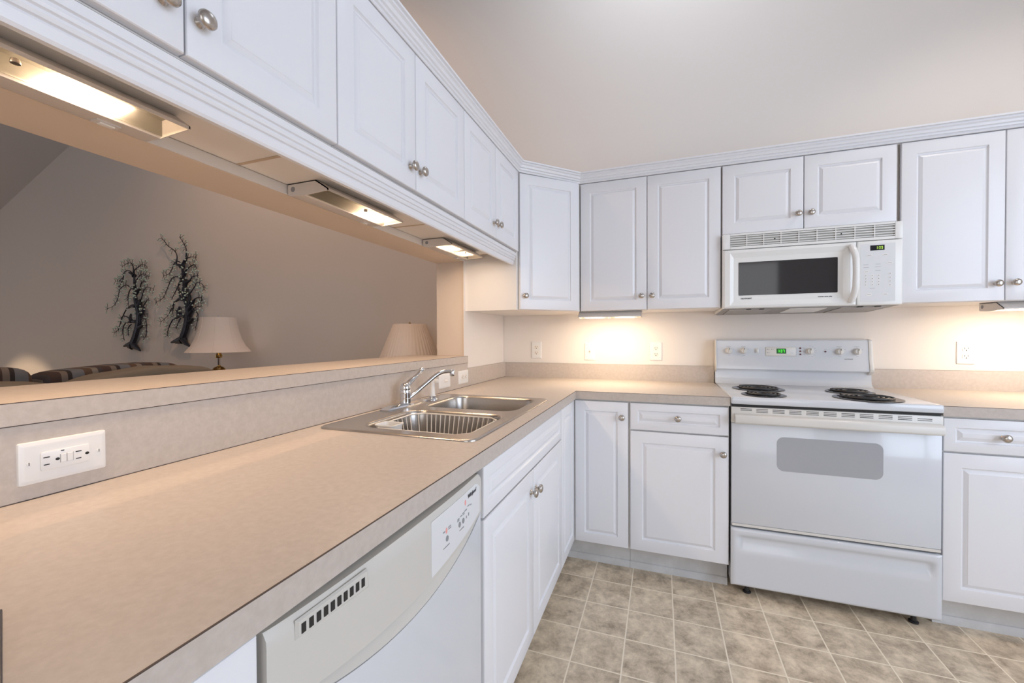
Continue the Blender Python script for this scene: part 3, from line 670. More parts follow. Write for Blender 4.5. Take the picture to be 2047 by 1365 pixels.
capp = [(-0.012, 0.985), (-0.062, 0.985), (-0.085, 1.003), (-0.089, 1.016), (-0.086, 1.024), (-0.0755, 1.060), (-0.0655, 1.170), (-0.058, 1.1775), (-0.012, 1.1775)]
g = G(); g.prism(capp, 'x', RX1-0.019, RX1+0.0005, 0.003); obj('end_cap', g, applw, t, I4, 40)
g = G(); g.prism(capp, 'x', RX0-0.001, RX0+0.0055, 0.001); obj('end_cap', g, applw, t, I4, 40)
# control panel face: plane from (-0.072,1.060) to (-0.062,1.168)
tilt = math.atan2(0.010, 0.108)
def PF(x, z): return T(x, -0.072+(z-1.060)/0.108*0.010, z) @ Matrix.Rotation(-tilt, 4, 'X')
def rknob(x, z):
    g = G(); g.lathe([(0, 0), (0.0185, 0), (0.0185, 0.004), (0.016, 0.006), (0.0155, 0.018), (0.014, 0.021), (0, 0.0215)], Matrix.Rotation(PI/2, 4, 'X'), 24)
    g.box(-0.0035, -0.026, -0.0155, 0.0035, -0.018, 0.0155, 0.002); k = obj('knob', g, applw, t, PF(x, z), 40)
    g = G(); g.box(-0.0012, -0.0266, 0.004, 0.0012, -0.0258, 0.0145); obj('pointer', g, dark, k, PF(x, z))
for x, z in ((1.450, 1.110), (1.527, 1.1115), (1.8520, 1.1105), (1.990, 1.1095), (2.068, 1.110)): rknob(x, z)
g = G()
for x in (1.450, 1.527, 1.990, 2.068):
    g.box(x-0.014, -0.0005, 0.026, x+0.010, 0.0, 0.0275); g.box(x-0.006, -0.0005, -0.0265, x+0.006, 0.0, -0.0250); g.box(x+0.022, -0.0005, 0.010, x+0.027, 0.0, 0.0115); g.box(x-0.004, -0.0005, 0.0205, x+0.004, 0.0, 0.0215)
for a in range(-3, 5):
    q = a*0.45-0.3; g.box(1.8520+0.030*math.cos(q)-0.004, -0.0005, 0.030*math.sin(q)-0.0006, 1.8520+0.030*math.cos(q)+0.004, 0, 0.030*math.sin(q)+0.0006)
g.box(1.8180, -0.0005, 0.018, 1.8290, 0, 0.019); g.box(1.8180, -0.0005, 0.000, 1.8290, 0, 0.001); g.box(1.8180, -0.0005, -0.017, 1.8290, 0, -0.016); g.box(1.919, -0.0005, 0.0105, 1.932, 0, 0.0115)
obj('printed_marks', g, greym, bgo, PF(0, 1.110))
text('brand_text', 'HOTPOINT', 0.0075, PF(2.0305, 1.0685) @ T(0, -0.0003, 0) @ FRONT, greym, bgo, bold=0.0002)
g = G(); g.box(-0.009, -0.006, -0.014, 0.009, 0, 0.012, 0.003); g.box(-0.004, -0.009, -0.008, 0.004, -0.005, 0.004, 0.001); obj('rocker_switch', g, applw, t, PF(1.5945, 1.113))
g = G(); g.box(-0.0745, -0.003, -0.0255, 0.0745, 0, 0.0255, 0.0025); cp = obj('clock_panel', g, applw, t, PF(1.713, 1.108))
g = G(); g.box(-0.0235, -0.0034, -0.0145, 0.0235, -0.0029, 0.0145); dsp = obj('display', g, greenb, cp, PF(1.7155, 1.1105))
digits('1:37', 0.0155, PF(1.6975, 1.1030) @ T(0, -0.0036, 0), greenm, cp)
g = G()
for x in (1.748, 1.768):
    for z in (0.006, -0.009): g.prism([(x-1.713+0.0075*math.cos(2*PI*k/16), z+0.0055*math.sin(2*PI*k/16)) for k in range(16)], 'y', -0.0036, -0.0029)
obj('clock_button', g, panelw, cp, PF(1.713, 1.108))
g = G()
for x, z in ((1.6455, 0.012), (1.6660, 0.012), (1.6455, -0.006)): g.box(x-1.713, -0.0034, z-0.002, x-1.713+0.004, -0.0029, z+0.002); g.box(x-1.713+0.006, -0.0034, z-0.0007, x-1.713+0.013, -0.0029, z+0.0007)
obj('printed_marks', g, greym, cp, PF(1.713, 1.108))
for z in (1.1275, 1.1105, 1.0930):
    g = G(); g.lathe([(0, 0), (0.0046, 0), (0.0044, 0.003), (0, 0.004)], Matrix.Rotation(PI/2, 4, 'X'), 14); obj('indicator_light', g, dred, t, PF(1.8080, z))
g = G(); g.lathe([(0, 0), (0.0045, 0), (0.0042, 0.003), (0, 0.004)], Matrix.Rotation(PI/2, 4, 'X'), 14); obj('indicator_light', g, dred, t, PF(1.9255, 1.1095))
# oven door
g = G(); g.box(RX0+0.0015, YRF, 0.3335, RX1-0.0015, -0.6365, 0.7975, 0.004, 2); od = obj('oven_door', g, appl, t, I4, 40)
g = G(); g.prism(rrect(1.5617, 0.5935, 1.9450, 0.7460, 0.028, 6), 'y', YRF-0.0006, YRF+0.001); obj('oven_window', g, ovenw, od)
g = G(); g.box(RX0+0.004, YRF-0.0015, 0.3215, RX1-0.004, -0.6365, 0.3332, 0.001, 1); obj('door_trim', g, applw, od)
g = G(); g.box(RX0+0.0005, YRF-0.004, 0.7985, RX1-0.0005, -0.6365, 0.8725, 0.003, 2)
g.prism([(YRF-0.003, 0.8425), (YRF-0.026, 0.8390), (YRF-0.034, 0.8300), (YRF-0.035, 0.8060), (YRF-0.028, 0.7985), (YRF-0.022, 0.8010), (YRF-0.021, 0.8150), (YRF-0.003, 0.8190)], 'x', RX0+0.012, RX1-0.008, 0.0025)
hd = obj('handle', g, applw, od, I4, 40)
g = G()
for i in range(11):
    x0 = 1.4165+i*(2.1035-0.049-1.4165)/10
    for j, z in enumerate((0.8655, 0.8590, 0.8525)):
        if (i == 0 and j == 2) or (i == 10 and j == 0): continue
        g.box(x0, YRF-0.0046, z-0.0011, x0+0.046, YRF-0.0035, z+0.0011)
obj('vent_slots', g, dark, hd)
# storage drawer with scooped pull
g = G(); bm = g.bm; x0, x1, z0, z1, yf = RX0-0.0005, RX1+0.0010, 0.0455, 0.3115, -0.6600
nx, nz = 72, 40; sm = lambda a, b, v: (lambda q: q*q*(3-2*q))(max(0, min(1, (v-a)/(b-a))))
V = {}
for i in range(nx+1):
    for j in range(nz+1):
        x = x0+(x1-x0)*i/nx; z = z0+(z1-z0)*j/nz
        d = 0.013*sm(1.398, 1.425, x)*(1-sm(2.095, 2.120, x))*sm(0.195, 0.262, z)*(1-sm(0.268, 0.284, z))
        e = min(x-x0, x1-x, z-z0, z1-z); d += 0.006*(1-math.sqrt(max(0, 1-(1-min(1, e/0.007))**2)))
        V[i, j] = bm.verts.new((x, yf+d, z))
for i in range(nx):
    for j in range(nz): bm.faces.new((V[i, j], V[i+1, j], V[i+1, j+1], V[i, j+1]))
bnd = [V[i, 0] for i in range(nx)]+[V[nx, j] for j in range(nz)]+[V[i, nz] for i in range(nx, 0, -1)]+[V[0, j] for j in range(nz, 0, -1)]
bk = [bm.verts.new((v.co.x, -0.6370, v.co.z)) for v in bnd]
for i in range(len(bnd)): bm.faces.new((bnd[i], bk[i], bk[(i+1) % len(bk)], bnd[(i+1) % len(bk)]))
bm.faces.new(bk); bmesh.ops.recalc_face_normals(bm, faces=bm.faces); obj('storage_drawer', g, appl, t, I4, 50)
for x, y in ((2.066, -0.615), (1.452, -0.615), (2.066, -0.10), (1.452, -0.10)):
    g = G(); g.lathe([(0, 0), (0.017, 0), (0.017, 0.006), (0.010, 0.010), (0.008, 0.0445), (0, 0.0445)], T(x, y, 0), 16); obj('leg', g, black, t)

# ---------------------------------------------------------------- microwave
MF = -0.3526
t = thing('microwave', 'white over-the-range microwave hung above the range', 'microwave', (rc, -0.17, 1.341))
g = G(); g.prism([(-0.002, 1.326), (-0.335, 1.3425), (-0.335, 1.7315), (-0.002, 1.7315)], 'x', RX0+0.001, RX1-0.0005); obj('body', g, micw, t)
g = G(); yy = lambda y: 1.3250+(1.3425-1.3250)*(-y)/0.335
g.prism([(-0.006, 1.3245), (-0.333, 1.3405), (-0.333, 1.3425), (-0.006, 1.3265)], 'x', RX0+0.006, RX1-0.006); up = obj('underside_panel', g, undm, t)
def under(x0, y0, x1, y1, name, m, th=0.004):
    g = G(); g.prism([(y1, yy(y1)-th-0.0006), (y0, yy(y0)-th-0.0006), (y0, yy(y0)-0.0008), (y1, yy(y1)-0.0008)], 'x', x0, x1); return obj(name, g, m, up)
under(1.42, -0.29, 1.62, -0.05, 'grease_filter', alum); under(1.92, -0.29, 2.10, -0.05, 'grease_filter', alum); under(1.70, -0.30, 1.86, -0.10, 'lamp_cover', platew)
for x in (1.50, 1.56, 1.98, 2.05): under(x, -0.32, x+0.02, -0.30, 'bracket', dark)
# vent strip with louvers
zs0, zs1 = 1.6525, 1.7328
g = G(); g.box(RX0+0.0005, MF, zs0, 1.416, -0.3355, zs1, 0.003); g.box(2.108, MF, zs0, RX1+0.0005, -0.3355, zs1, 0.003); g.box(1.4162, MF+0.001, zs0, 2.1078, -0.3355, 1.665); g.box(1.4162, MF+0.001, 1.7235, 2.1078, -0.3355, zs1)
g.box(1.4162, MF+0.010, 1.665, 2.1078, -0.3355, 1.7235); vs = obj('vent_strip', g, micw, t, I4, 40)
g = G(); g.box(1.4163, MF+0.0090, 1.6652, 2.1077, MF+0.0099, 1.7233); obj('grille_shade', g, mat('grille_shadow', (0.44, 0.43, 0.40), 0.6), vs)  # grey sheet painting the shade between the louvers
for k in range(5):
    z = 1.6685+k*0.0117
    g = G(); g.prism([(MF+0.0012, z+0.0040), (MF+0.0098, z+0.0050), (MF+0.0098, z+0.0020), (MF+0.0012, z)], 'x', 1.4164, 2.1076); obj('louver', g, micw, vs)
g = G()
for k in range(1, 9): x = 1.4164+k*0.0768; g.box(x-0.002, MF+0.003, 1.6652, x+0.002, MF+0.0098, 1.7233)
obj('louver_rib', g, micw, vs)
for x in (1.619, 1.899):
    g = G(); g.lathe([(0, 0), (0.0035, 0), (0.003, 0.0015), (0, 0.002)], Matrix.Rotation(PI/2, 4, 'X'), 12); obj('screw', g, dark, vs, T(x, MF+0.0012, 1.6925))
# door
g = G()
def RR_(x0, z0, x1, z1, y): return [(x0, y, z0), (x1, y, z0), (x1, y, z1), (x0, y, z1)]
g.rings([RR_(RX0+0.0015, 1.3425, 1.9602, 1.6495, -0.3355), RR_(RX0+0.0015, 1.3425, 1.9602, 1.6495, MF+0.010), RR_(RX0+0.004, 1.3440, 1.9595, 1.6485, MF+0.004), RR_(RX0+0.012, 1.3475, 1.9580, 1.6470, MF), RR_(1.4150, 1.3570, 1.9350, 1.6330, MF-0.003), RR_(1.4330, 1.3800, 1.9080, 1.6070, MF+0.004), RR_(1.4560, 1.4090, 1.8860, 1.5810, MF+0.004)], cap0=True)
bmesh.ops.recalc_face_normals(g.bm, faces=g.bm.faces); md = obj('door', g, micw, t, I4, 12)
g = G(); g.prism(rrect(1.4560, 1.4090, 1.8860, 1.5810, 0.004, 3), 'y', MF+0.0025, MF+0.0042); obj('window', g, glass, md)
g = G(); hpth = []
for k in range(13):
    f = k/12; z = 1.3620+(1.6310-1.3620)*f; q = math.sin(PI*f)
    hpth.append((1.9380+0.006*q, MF-0.006-0.036*min(1, q*1.5)**0.8, z))
g.tube(hpth, [0.013]*13, 14); t_ = g.bm
for v in t_.verts: v.co.x = 1.940+(v.co.x-1.940)*1.05
obj('handle', g, micw, md, I4, 60)
text('brand_text', 'HOTPOINT', 0.0098, T(1.4921, MF+0.0034, 1.3868+0.0055) @ FRONT, inkm, md, bold=0.0004)
text('model_text', 'counter saver plus', 0.0078, T(1.8345, MF+0.0034, 1.3860+0.0050) @ FRONT, inkm, md, bold=0.0003)
# control panel
g = G(); g.box(1.9625, MF, 1.3425, RX1+0.0005, -0.3355, 1.6495, 0.006, 3); mp_ = obj('control_panel', g, micw, t, I4, 40)
g = G(); g.box(1.9750, MF-0.0006, 1.3600, 2.1090, MF+0.0004, 1.6345, 0.0003, 1); ov = obj('keypad_film', g, panelw, mp_)
g = G(); g.box(2.0129, MF-0.0012, 1.6020, 2.0677, MF-0.0004, 1.6265); obj('display', g, lcdm, ov)
digits('1:39', 0.0125, T(2.0340, MF-0.0013, 1.6080), limem, ov)
def oval(x, z, a, b, n=16): return [(x+a*math.cos(2*PI*k/n), z+b*math.sin(2*PI*k/n)) for k in range(n)]
bl = [(2.0100, 1.5800, 0.013, 0.0055), (2.0710, 1.5800, 0.012, 0.0060), (2.0880, 1.5400, 0.013, 0.0055), (2.0090, 1.3935, 0.013, 0.0070), (2.0715, 1.3930, 0.013, 0.0060), (1.9985, 1.5020, 0.011, 0.0060)]
bl += [(1.9960+i*0.0250, 1.4830-j*0.0145, 0.0062, 0.0056) for i in range(3) for j in range(4)] + [(2.0890, 1.4900-j*0.0180, 0.007, 0.0050) for j in range(4)]
for x, z, a, b in bl:
    g = G(); g.prism(oval(x, z, a, b), 'y', MF-0.0013, MF-0.0004); bt = obj('button', g, platew, ov)
g = G()
for n_, (x, z, a, b) in enumerate(bl):
    wd = a*0.55 if n_ < 6 else 0.0016; ht = 0.0008 if n_ < 6 else 0.0020
    g.box(x-wd, MF-0.0015, z-ht, x+wd, MF-0.0011, z+ht)
for x, z in ((1.9960, 1.5350), (2.0430, 1.5370), (2.0430, 1.5240), (2.0430, 1.5060), (1.9970, 1.5230), (2.0220, 1.4225)): g.box(x-0.010, MF-0.0008, z-0.0006, x+0.010, MF-0.0004, z+0.0006)
obj('printed_marks', g, greym, ov)

# ---------------------------------------------------------------- dishwasher
DY0, DY1 = -2.4515, -1.8452; dc = (DY0+DY1)/2
t = thing('dishwasher', 'white built-in dishwasher under the counter next to the sink cabinet', 'dishwasher', (0.35, dc, 0))
g = G(); g.box(0.05, DY0+0.004, 0.10, 0.622, DY1-0.004, 0.866); obj('tub', g, applw, t)
g = G(); g.box(0.45, DY0+0.004, 0.0, 0.565, DY1-0.004, 0.0995); obj('kick_plate', g, dark, t)
bow = lambda y: max(0.0, 1-((y-dc)/(0.5*(DY1-DY0)))**2)
arc = lambda y: 0.7660-0.0330*bow(y)
def skin(name, zlo, zhi, xf, xb, m, parent, ny=40, nzz=10, ins=0.003):
    g = G(); bm = g.bm; V = {}
    for i in range(ny+1):
        y = DY0+ins+(DY1-DY0-2*ins)*i/ny
        for j in range(nzz+1):
            f = j/nzz; z = zlo(y)+(zhi(y)-zlo(y))*f; V[i, j] = bm.verts.new((xf(y, f), y, z))
    for i in range(ny):
        for j in range(nzz): bm.faces.new((V[i, j], V[i+1, j], V[i+1, j+1], V[i, j+1]))
    bnd = [V[i, 0] for i in range(ny)]+[V[ny, j] for j in range(nzz)]+[V[i, nzz] for i in range(ny, 0, -1)]+[V[0, j] for j in range(nzz, 0, -1)]
    bk = [bm.verts.new((xb, v.co.y, v.co.z)) for v in bnd]; n = len(bk)
    for i in range(n): bm.faces.new((bnd[i], bk[i], bk[(i+1) % n], bnd[(i+1) % n]))
    bm.faces.new(bk); bmesh.ops.recalc_face_normals(bm, faces=bm.faces); return obj(name, g, m, parent, I4, 45)
top_z = lambda y: 0.8600-0.010*(max(0, (y-dc)/(0.5*(DY1-DY0))-0.93)/0.07)**2
xpan = lambda y, f: 0.6480+0.016*bow(y)**0.7-0.006*max(0, (f-0.85)/0.15)**2
cpn = skin('control_panel', arc, top_z, xpan, 0.6225, agedw, t)
skin('handle_lip', lambda y: arc(y)-0.004-0.030*bow(y), lambda y: arc(y)-0.0008, lambda y, f: 0.6430+0.0150*(1-f)**1.5*bow(y)**0.7, 0.6225, agedw, t)
dd = skin('door_panel', lambda y: 0.118, lambda y: arc(y)-0.0048-0.030*bow(y), lambda y, f: 0.6460+0.0130*bow(y)**0.7*f**3, 0.6225, appl, t)
def on_panel(y, z, off=0.0004): return T(xpan(y, 0.5)+off, y, z)
def film(y0, y1, zl, zh, off=0.0007):
    g = G(); bm = g.bm; n = 14; A = []
    for i in range(n+1):
        y = y0+(y1-y0)*i/n; A.append([bm.verts.new((xpan(y, 0.5)+o_, y, z)) for z, o_ in ((zl(y), off), (zh(y), off), (zh(y), off-0.0012), (zl(y), off-0.0012))])
    for a, b in zip(A, A[1:]):
        for k in range(4): bm.faces.new((a[k], b[k], b[(k+1) % 4], a[(k+1) % 4]))
    bm.faces.new(A[0]); bm.faces.new(A[-1][::-1]); bmesh.ops.recalc_face_normals(bm, faces=bm.faces); return g
fl = obj('control_film', film(-2.1130, -1.8660, lambda y: arc(y)+0.008, lambda y: 0.8480 if y < -1.89 else 0.8480-(y+1.89)*0.7), panelw, cpn)
text('brand_text', 'Whirlpool', 0.0125, on_panel(-1.9215, 0.8345, 0.0014) @ RZ(-math.atan((xpan(-1.900, 0.5)-xpan(-1.943, 0.5))/0.043)) @ FACEX, inkm, fl, shear=0.3, bold=0.0002)
for y, z in ((-2.0536, 0.8060), (-1.9603, 0.8270)):
    g = G(); g.prism([(y+0.0035*math.cos(2*PI*k/16), z+0.0060*math.sin(2*PI*k/16)) for k in range(16)], 'x', xpan(y, 0.5)+0.0004, xpan(y, 0.5)+0.0012); obj('indicator_light', g, redm, fl)
for y, z in ((-2.0510, 0.7890), (-1.9920, 0.7915), (-1.9727, 0.7920)):
    g = G(); g.prism([(y+0.0050*math.cos(2*PI*k/16), z+0.0060*math.sin(2*PI*k/16)) for k in range(16)], 'x', xpan(y, 0.5)+0.0004, xpan(y, 0.5)+0.0018); obj('button', g, greym, fl)
g = G()
for y, z, a, b in ((-2.0540, 0.7740, 0.013, 0.0010), (-1.9830, 0.7775, 0.013, 0.0010), (-2.0640, 0.8070, 0.004, 0.0012), (-2.0400, 0.8090, 0.006, 0.0010), (-2.0390, 0.8050, 0.006, 0.0010), (-1.9980, 0.8055, 0.005, 0.0012), (-1.9980, 0.8020, 0.005, 0.0012), (-1.9840, 0.8065, 0.004, 0.0012), (-1.9715, 0.8085, 0.005, 0.0012), (-1.9710, 0.8050, 0.005, 0.0010), (-1.9590, 0.8095, 0.006, 0.0014), (-1.9420, 0.8135, 0.006, 0.0012), (-1.9280, 0.8105, 0.003, 0.0012), (-1.9550, 0.7925, 0.002, 0.0030), (-1.9420, 0.7940, 0.0022, 0.0035)):
    xx = xpan(y, 0.5); g.box(xx+0.0005, y-a, z-b, xx+0.0011, y+a, z+b)
obj('printed_marks', g, greym, fl)
# vent in the control panel: recessed bevel and slots
g = G(); xv = xpan(-2.35, 0.5)
g.rings([[(xpan(y, 0.5)+0.0035 if k else xpan(y, 0.5)+0.0002, y, z) for y, z in P] for k, P in enumerate(([(-2.414, 0.8300), (-2.288, 0.8260), (-2.291, 0.8600-0.004), (-2.414, 0.8540)], [(-2.411, 0.8330), (-2.294, 0.8300), (-2.296, 0.8540), (-2.411, 0.8520)]))], cap0=True, cap1=True)
bmesh.ops.recalc_face_normals(g.bm, faces=g.bm.faces); vg = obj('vent_grille', g, agedw, cpn, I4, 20)
for k in range(10):
    y = -2.4045+k*0.0112; xx = xpan(y, 0.5)+0.0036
    g = G(); g.box(xx-0.0006, y-0.0033, 0.8350, xx+0.0003, y+0.0033, 0.8475); obj('slot', g, dark, vg)
# ---------------------------------------------------------------- under-cabinet lights
reflm = mat('lamp_liner_dark', (0.22, 0.21, 0.18), 0.4)
WARM = (1.0, 0.75, 0.53)
def bulb(name, loc, power, r=0.008, col=WARM, parent=None):
    l = bpy.data.lights.new(name, 'POINT'); l.energy = power; l.color = col; l.shadow_soft_size = r
    o = bpy.data.objects.new(name, l); COL.objects.link(o); WM[o] = Matrix.Translation(loc)
    if parent: o.parent = parent; o.matrix_local = WM[parent].inverted() @ WM[o]
    else: o.location = loc
    return o
def cab_light(M, L, label, bulbs, col=(1.0, 0.755, 0.56), slim=False, group='under-cabinet lights'):
    """local: y along the fixture from 0 to L, x from the back (0) to the front lens, z down from the mounting face at 0"""
    t = thing('under_cabinet_light', label, 'light', M.translation, group)
    prof_h = [(0.0, -0.001), (0.098, -0.001), (0.116, -0.012), (0.152, -0.026)]
    g = G()
    # shell: top plate, back housing, end plates, front lip
    g.box(0.004, 0.0, -0.003, 0.110, L, -0.0005)
    rb = -0.019 if slim else -0.037
    g.prism([(0.004, -0.003), (0.072, -0.003), (0.072, rb), (0.066, rb-0.003), (0.010, rb+0.001), (0.004, rb+0.004)], 'y', 0.002, L-0.002)
    g.prism([(0.110, -0.0005), (0.113, -0.0005), (0.158, -0.030), (0.158, -0.036), (0.155, -0.036), (0.154, -0.0315), (0.110, -0.003)], 'y', 0.0, L)
    for a, b in ((0.0, 0.0025), (L-0.0025, L)):
        g.prism([(0.004, -0.0005), (0.113, -0.0005), (0.158, -0.030), (0.158, -0.036), (0.066, -0.0405), (0.010, -0.0365), (0.004, -0.033)], 'y', a, b)
    hs = obj('housing', g, fixm, t, M, 30)
    g = G(); g.box(0.0722, 0.003, -0.0045, 0.1105, L-0.003, -0.0032); g.box(0.0722, 0.003, rb, 0.0735, L-0.003, -0.0045); obj('dark_liner', g, reflm, hs, M)  # dark lining added so the lens darkens away from the bulb
    g = G(); g.prism([(0.0725, -0.0385), (0.1545, -0.0340), (0.1545, -0.0355), (0.0725, -0.0400)], 'y', 0.003, L-0.003)
    if slim: g.box(0.0715, 0.003, -0.0384, 0.0725, L-0.003, rb-0.0005)
    obj('lens', g, lensm, t, M)
    g = G(); g.lathe([(0, 0), (0.006, 0), (0.0062, 0.003), (0.005, 0.007), (0.0, 0.0075)], T(0.140, L*0.5, -0.0440), 14); obj('lens_screw', g, nickel, t, M)
    g = G(); g.box(0.020, L*0.80, rb-0.0035, 0.042, L*0.88, rb+0.0005); sw = obj('switch_bezel', g, fixm, t, M); g = G(); g.box(0.025, L*0.815, rb-0.0065, 0.037, L*0.865, rb-0.003, 0.001, 1); obj('switch', g, plastw, sw, M)
    g = G(); g.prism([(0.024+0.008*math.cos(2*PI*k/16), -0.018+0.008*math.sin(2*PI*k/16)) for k in range(16)], 'y', -0.0006, 0.0002); obj('knockout', g, greym, t, M)
    for f, p in bulbs:
        bulb('bulb', (M @ Vector((0.100, L*f, -0.028 if slim else -0.020))), p*(0.22 if slim else 0.10), 0.007, col)
        l = bpy.data.lights.new('lamp_patch', 'AREA'); l.shape = 'RECTANGLE'; l.size = 0.062; l.size_y = 0.105; l.energy = p*0.62; l.color = col
        o = bpy.data.objects.new('lamp_patch', l); COL.objects.link(o); o.parent = t; o.matrix_local = WM[t].inverted() @ M @ T(0.112, L*f, -0.0325)
    return t
MU = lambda y0: T(0.004, y0, ZUL-0.0001)
cab_light(MU(-2.69), 0.478, 'long lit under-cabinet light nearest the camera above the bar ledge', ((0.70, 6.0), (0.26, 2.2)))
cab_light(MU(-1.838), 0.372, 'half-dark half-lit under-cabinet light in the middle of the pass-through', ((0.74, 5.6),))
cab_light(MU(-1.080), 0.350, 'short lit under-cabinet light at the far end of the pass-through', ((0.22, 2.2), (0.62, 1.0)))
cab_light(T(0.602, -0.152, ZUB-0.0001) @ RZ(-PI/2), 0.365, 'lit under-cabinet light on the back wall left of the microwave', ((0.25, 3.4), (0.74, 3.4)), (1.0, 0.83, 0.66), True)
cab_light(T(2.515, -0.152, ZUB-0.0001) @ RZ(-PI/2), 0.365, 'lit under-cabinet light under the wall cabinet right of the microwave', ((0.25, 3.4), (0.74, 3.4)), (1.0, 0.83, 0.66), True)

# ---------------------------------------------------------------- living room
def bell_lamp():
    x, y = -2.513, -0.30
    t = thing('table_lamp', 'brass table lamp with a cream bell shade below the wall sculptures', 'lamp', (x, y, 0.66), 'table lamps')
    g = G(); seg = 8; prof = [(0.127, 1.374), (0.132, 1.33), (0.146, 1.26), (0.166, 1.19), (0.194, 1.13), (0.236, 1.078)]
    sm_ = lambda a: 1+0.012*abs(math.cos(4*a))
    loops = []
    for r, z in prof+[(p[0]-0.003, p[1]) for p in prof[::-1]]: loops.append([(x+r*sm_(2*PI*k/48)*math.cos(2*PI*k/48), y+r*sm_(2*PI*k/48)*math.sin(2*PI*k/48), z) for k in range(48)])
    g.rings(loops+[loops[0]], cap1=False); bmesh.ops.recalc_face_normals(g.bm, faces=g.bm.faces); s_ = obj('lamp_shade', g, shadem, t, I4, 60)
    g = G()
    for k in range(8):
        a = 2*PI*k/8; g.tube([(x+r*1.0125*math.cos(a), y+r*1.0125*math.sin(a), z) for r, z in prof], 0.0022, 6)
    obj('shade_seam', g, shadem, s_)
    g = G(); g.tube([(x-0.127, y, 1.370), (x+0.127, y, 1.370)], 0.002, 6); g.tube([(x, y-0.127, 1.370), (x, y+0.127, 1.370)], 0.002, 6); g.tube([(x, y, 1.02), (x-0.05, y, 1.10), (x-0.055, y, 1.22), (x, y, 1.372)], 0.002, 6); g.tube([(x, y, 1.02), (x+0.05, y, 1.10), (x+0.055, y, 1.22), (x, y, 1.372)], 0.002, 6); obj('harp', g, brass, t)
    g = G(); g.lathe([(0, 1.370), (0.006, 1.370), (0.008, 1.380), (0.006, 1.392), (0, 1.396)], T(x, y, 0), 12); obj('finial', g, crystal, t)
    g = G(); g.lathe([(0, 1.028), (0.020, 1.028), (0.026, 1.040), (0.024, 1.055), (0.014, 1.062), (0.014, 1.10), (0, 1.10)], T(x, y, 0), 20); obj('socket', g, brass, t)
    g = G(); g.lathe([(0, 0.965), (0.012, 0.965), (0.012, 1.028), (0, 1.028)], T(x, y, 0), 14); obj('stem', g, chrome, t)
    g = G(); g.lathe([(0, 0.66), (0.075, 0.66), (0.075, 0.675), (0.05, 0.69), (0.025, 0.71), (0.02, 0.76), (0.035, 0.80), (0.030, 0.85), (0.038, 0.875), (0.052, 0.900), (0.052, 0.925), (0.036, 0.945), (0.014, 0.955), (0.012, 0.965), (0, 0.965)], T(x, y, 0), 28); obj('base', g, brass, t)
bell_lamp()
def pleat_lamp():
    x, y = -0.590, -0.30
    t = thing('table_lamp', 'lamp with a pleated cream shade showing above the bar ledge next to the column', 'lamp', (x, y, 0.66), 'table lamps')
    g = G(); N_ = 192; loops = []
    for r, z in ((0.106, 1.290), (0.112, 1.288), (0.232, 0.990), (0.226, 0.990), (0.104, 1.287)):
        loops.append([(x+(r+0.0016*math.cos(48*2*PI*k/N_))*math.cos(2*PI*k/N_), y+(r+0.0016*math.cos(48*2*PI*k/N_))*math.sin(2*PI*k/N_), z) for k in range(N_)])
    g.rings(loops+[loops[0]], cap1=False); bmesh.ops.recalc_face_normals(g.bm, faces=g.bm.faces); obj('lamp_shade', g, shadem, t, I4, 60)
    g = G(); g.tube([(x-0.106, y, 1.285), (x+0.106, y, 1.285)], 0.002, 6); g.tube([(x, y, 0.93), (x-0.05, y, 1.02), (x-0.05, y, 1.15), (x, y, 1.287)], 0.002, 6); g.tube([(x, y, 0.93), (x+0.05, y, 1.02), (x+0.05, y, 1.15), (x, y, 1.287)], 0.002, 6); obj('harp', g, brass, t)
    g = G(); g.lathe([(0, 1.286), (0.007, 1.286), (0.008, 1.296), (0.004, 1.303), (0, 1.305)], T(x, y, 0), 12); obj('finial', g, brass, t)
    g = G(); g.lathe([(0, 0.66), (0.08, 0.66), (0.08, 0.675), (0.04, 0.70), (0.07, 0.76), (0.075, 0.82), (0.05, 0.88), (0.015, 0.91), (0.013, 0.97), (0, 0.97)], T(x, y, 0), 28); obj('base', g, brass, t)
pleat_lamp()
def end_table(x, y, label):
    t = thing('end_table', label, 'end table', (x, y, 0), 'end tables')
    g = G(); g.box(x-0.26, y-0.25, 0.63, x+0.26, y+0.25, 0.66, 0.004); obj('tabletop', g, woodm, t)
    g = G(); g.box(x-0.23, y-0.22, 0.56, x+0.23, y+0.22, 0.63); obj('apron', g, woodm, t)
    for sx in (-1, 1):
        for sy in (-1, 1): g = G(); g.box(x+sx*0.21-0.022, y+sy*0.20-0.022, 0, x+sx*0.21+0.022, y+sy*0.20+0.022, 0.56); obj('leg', g, woodm, t)
end_table(-2.513, -0.29, 'wooden end table under the bell-shaded lamp')
end_table(-0.590, -0.29, 'wooden end table under the pleated lamp')

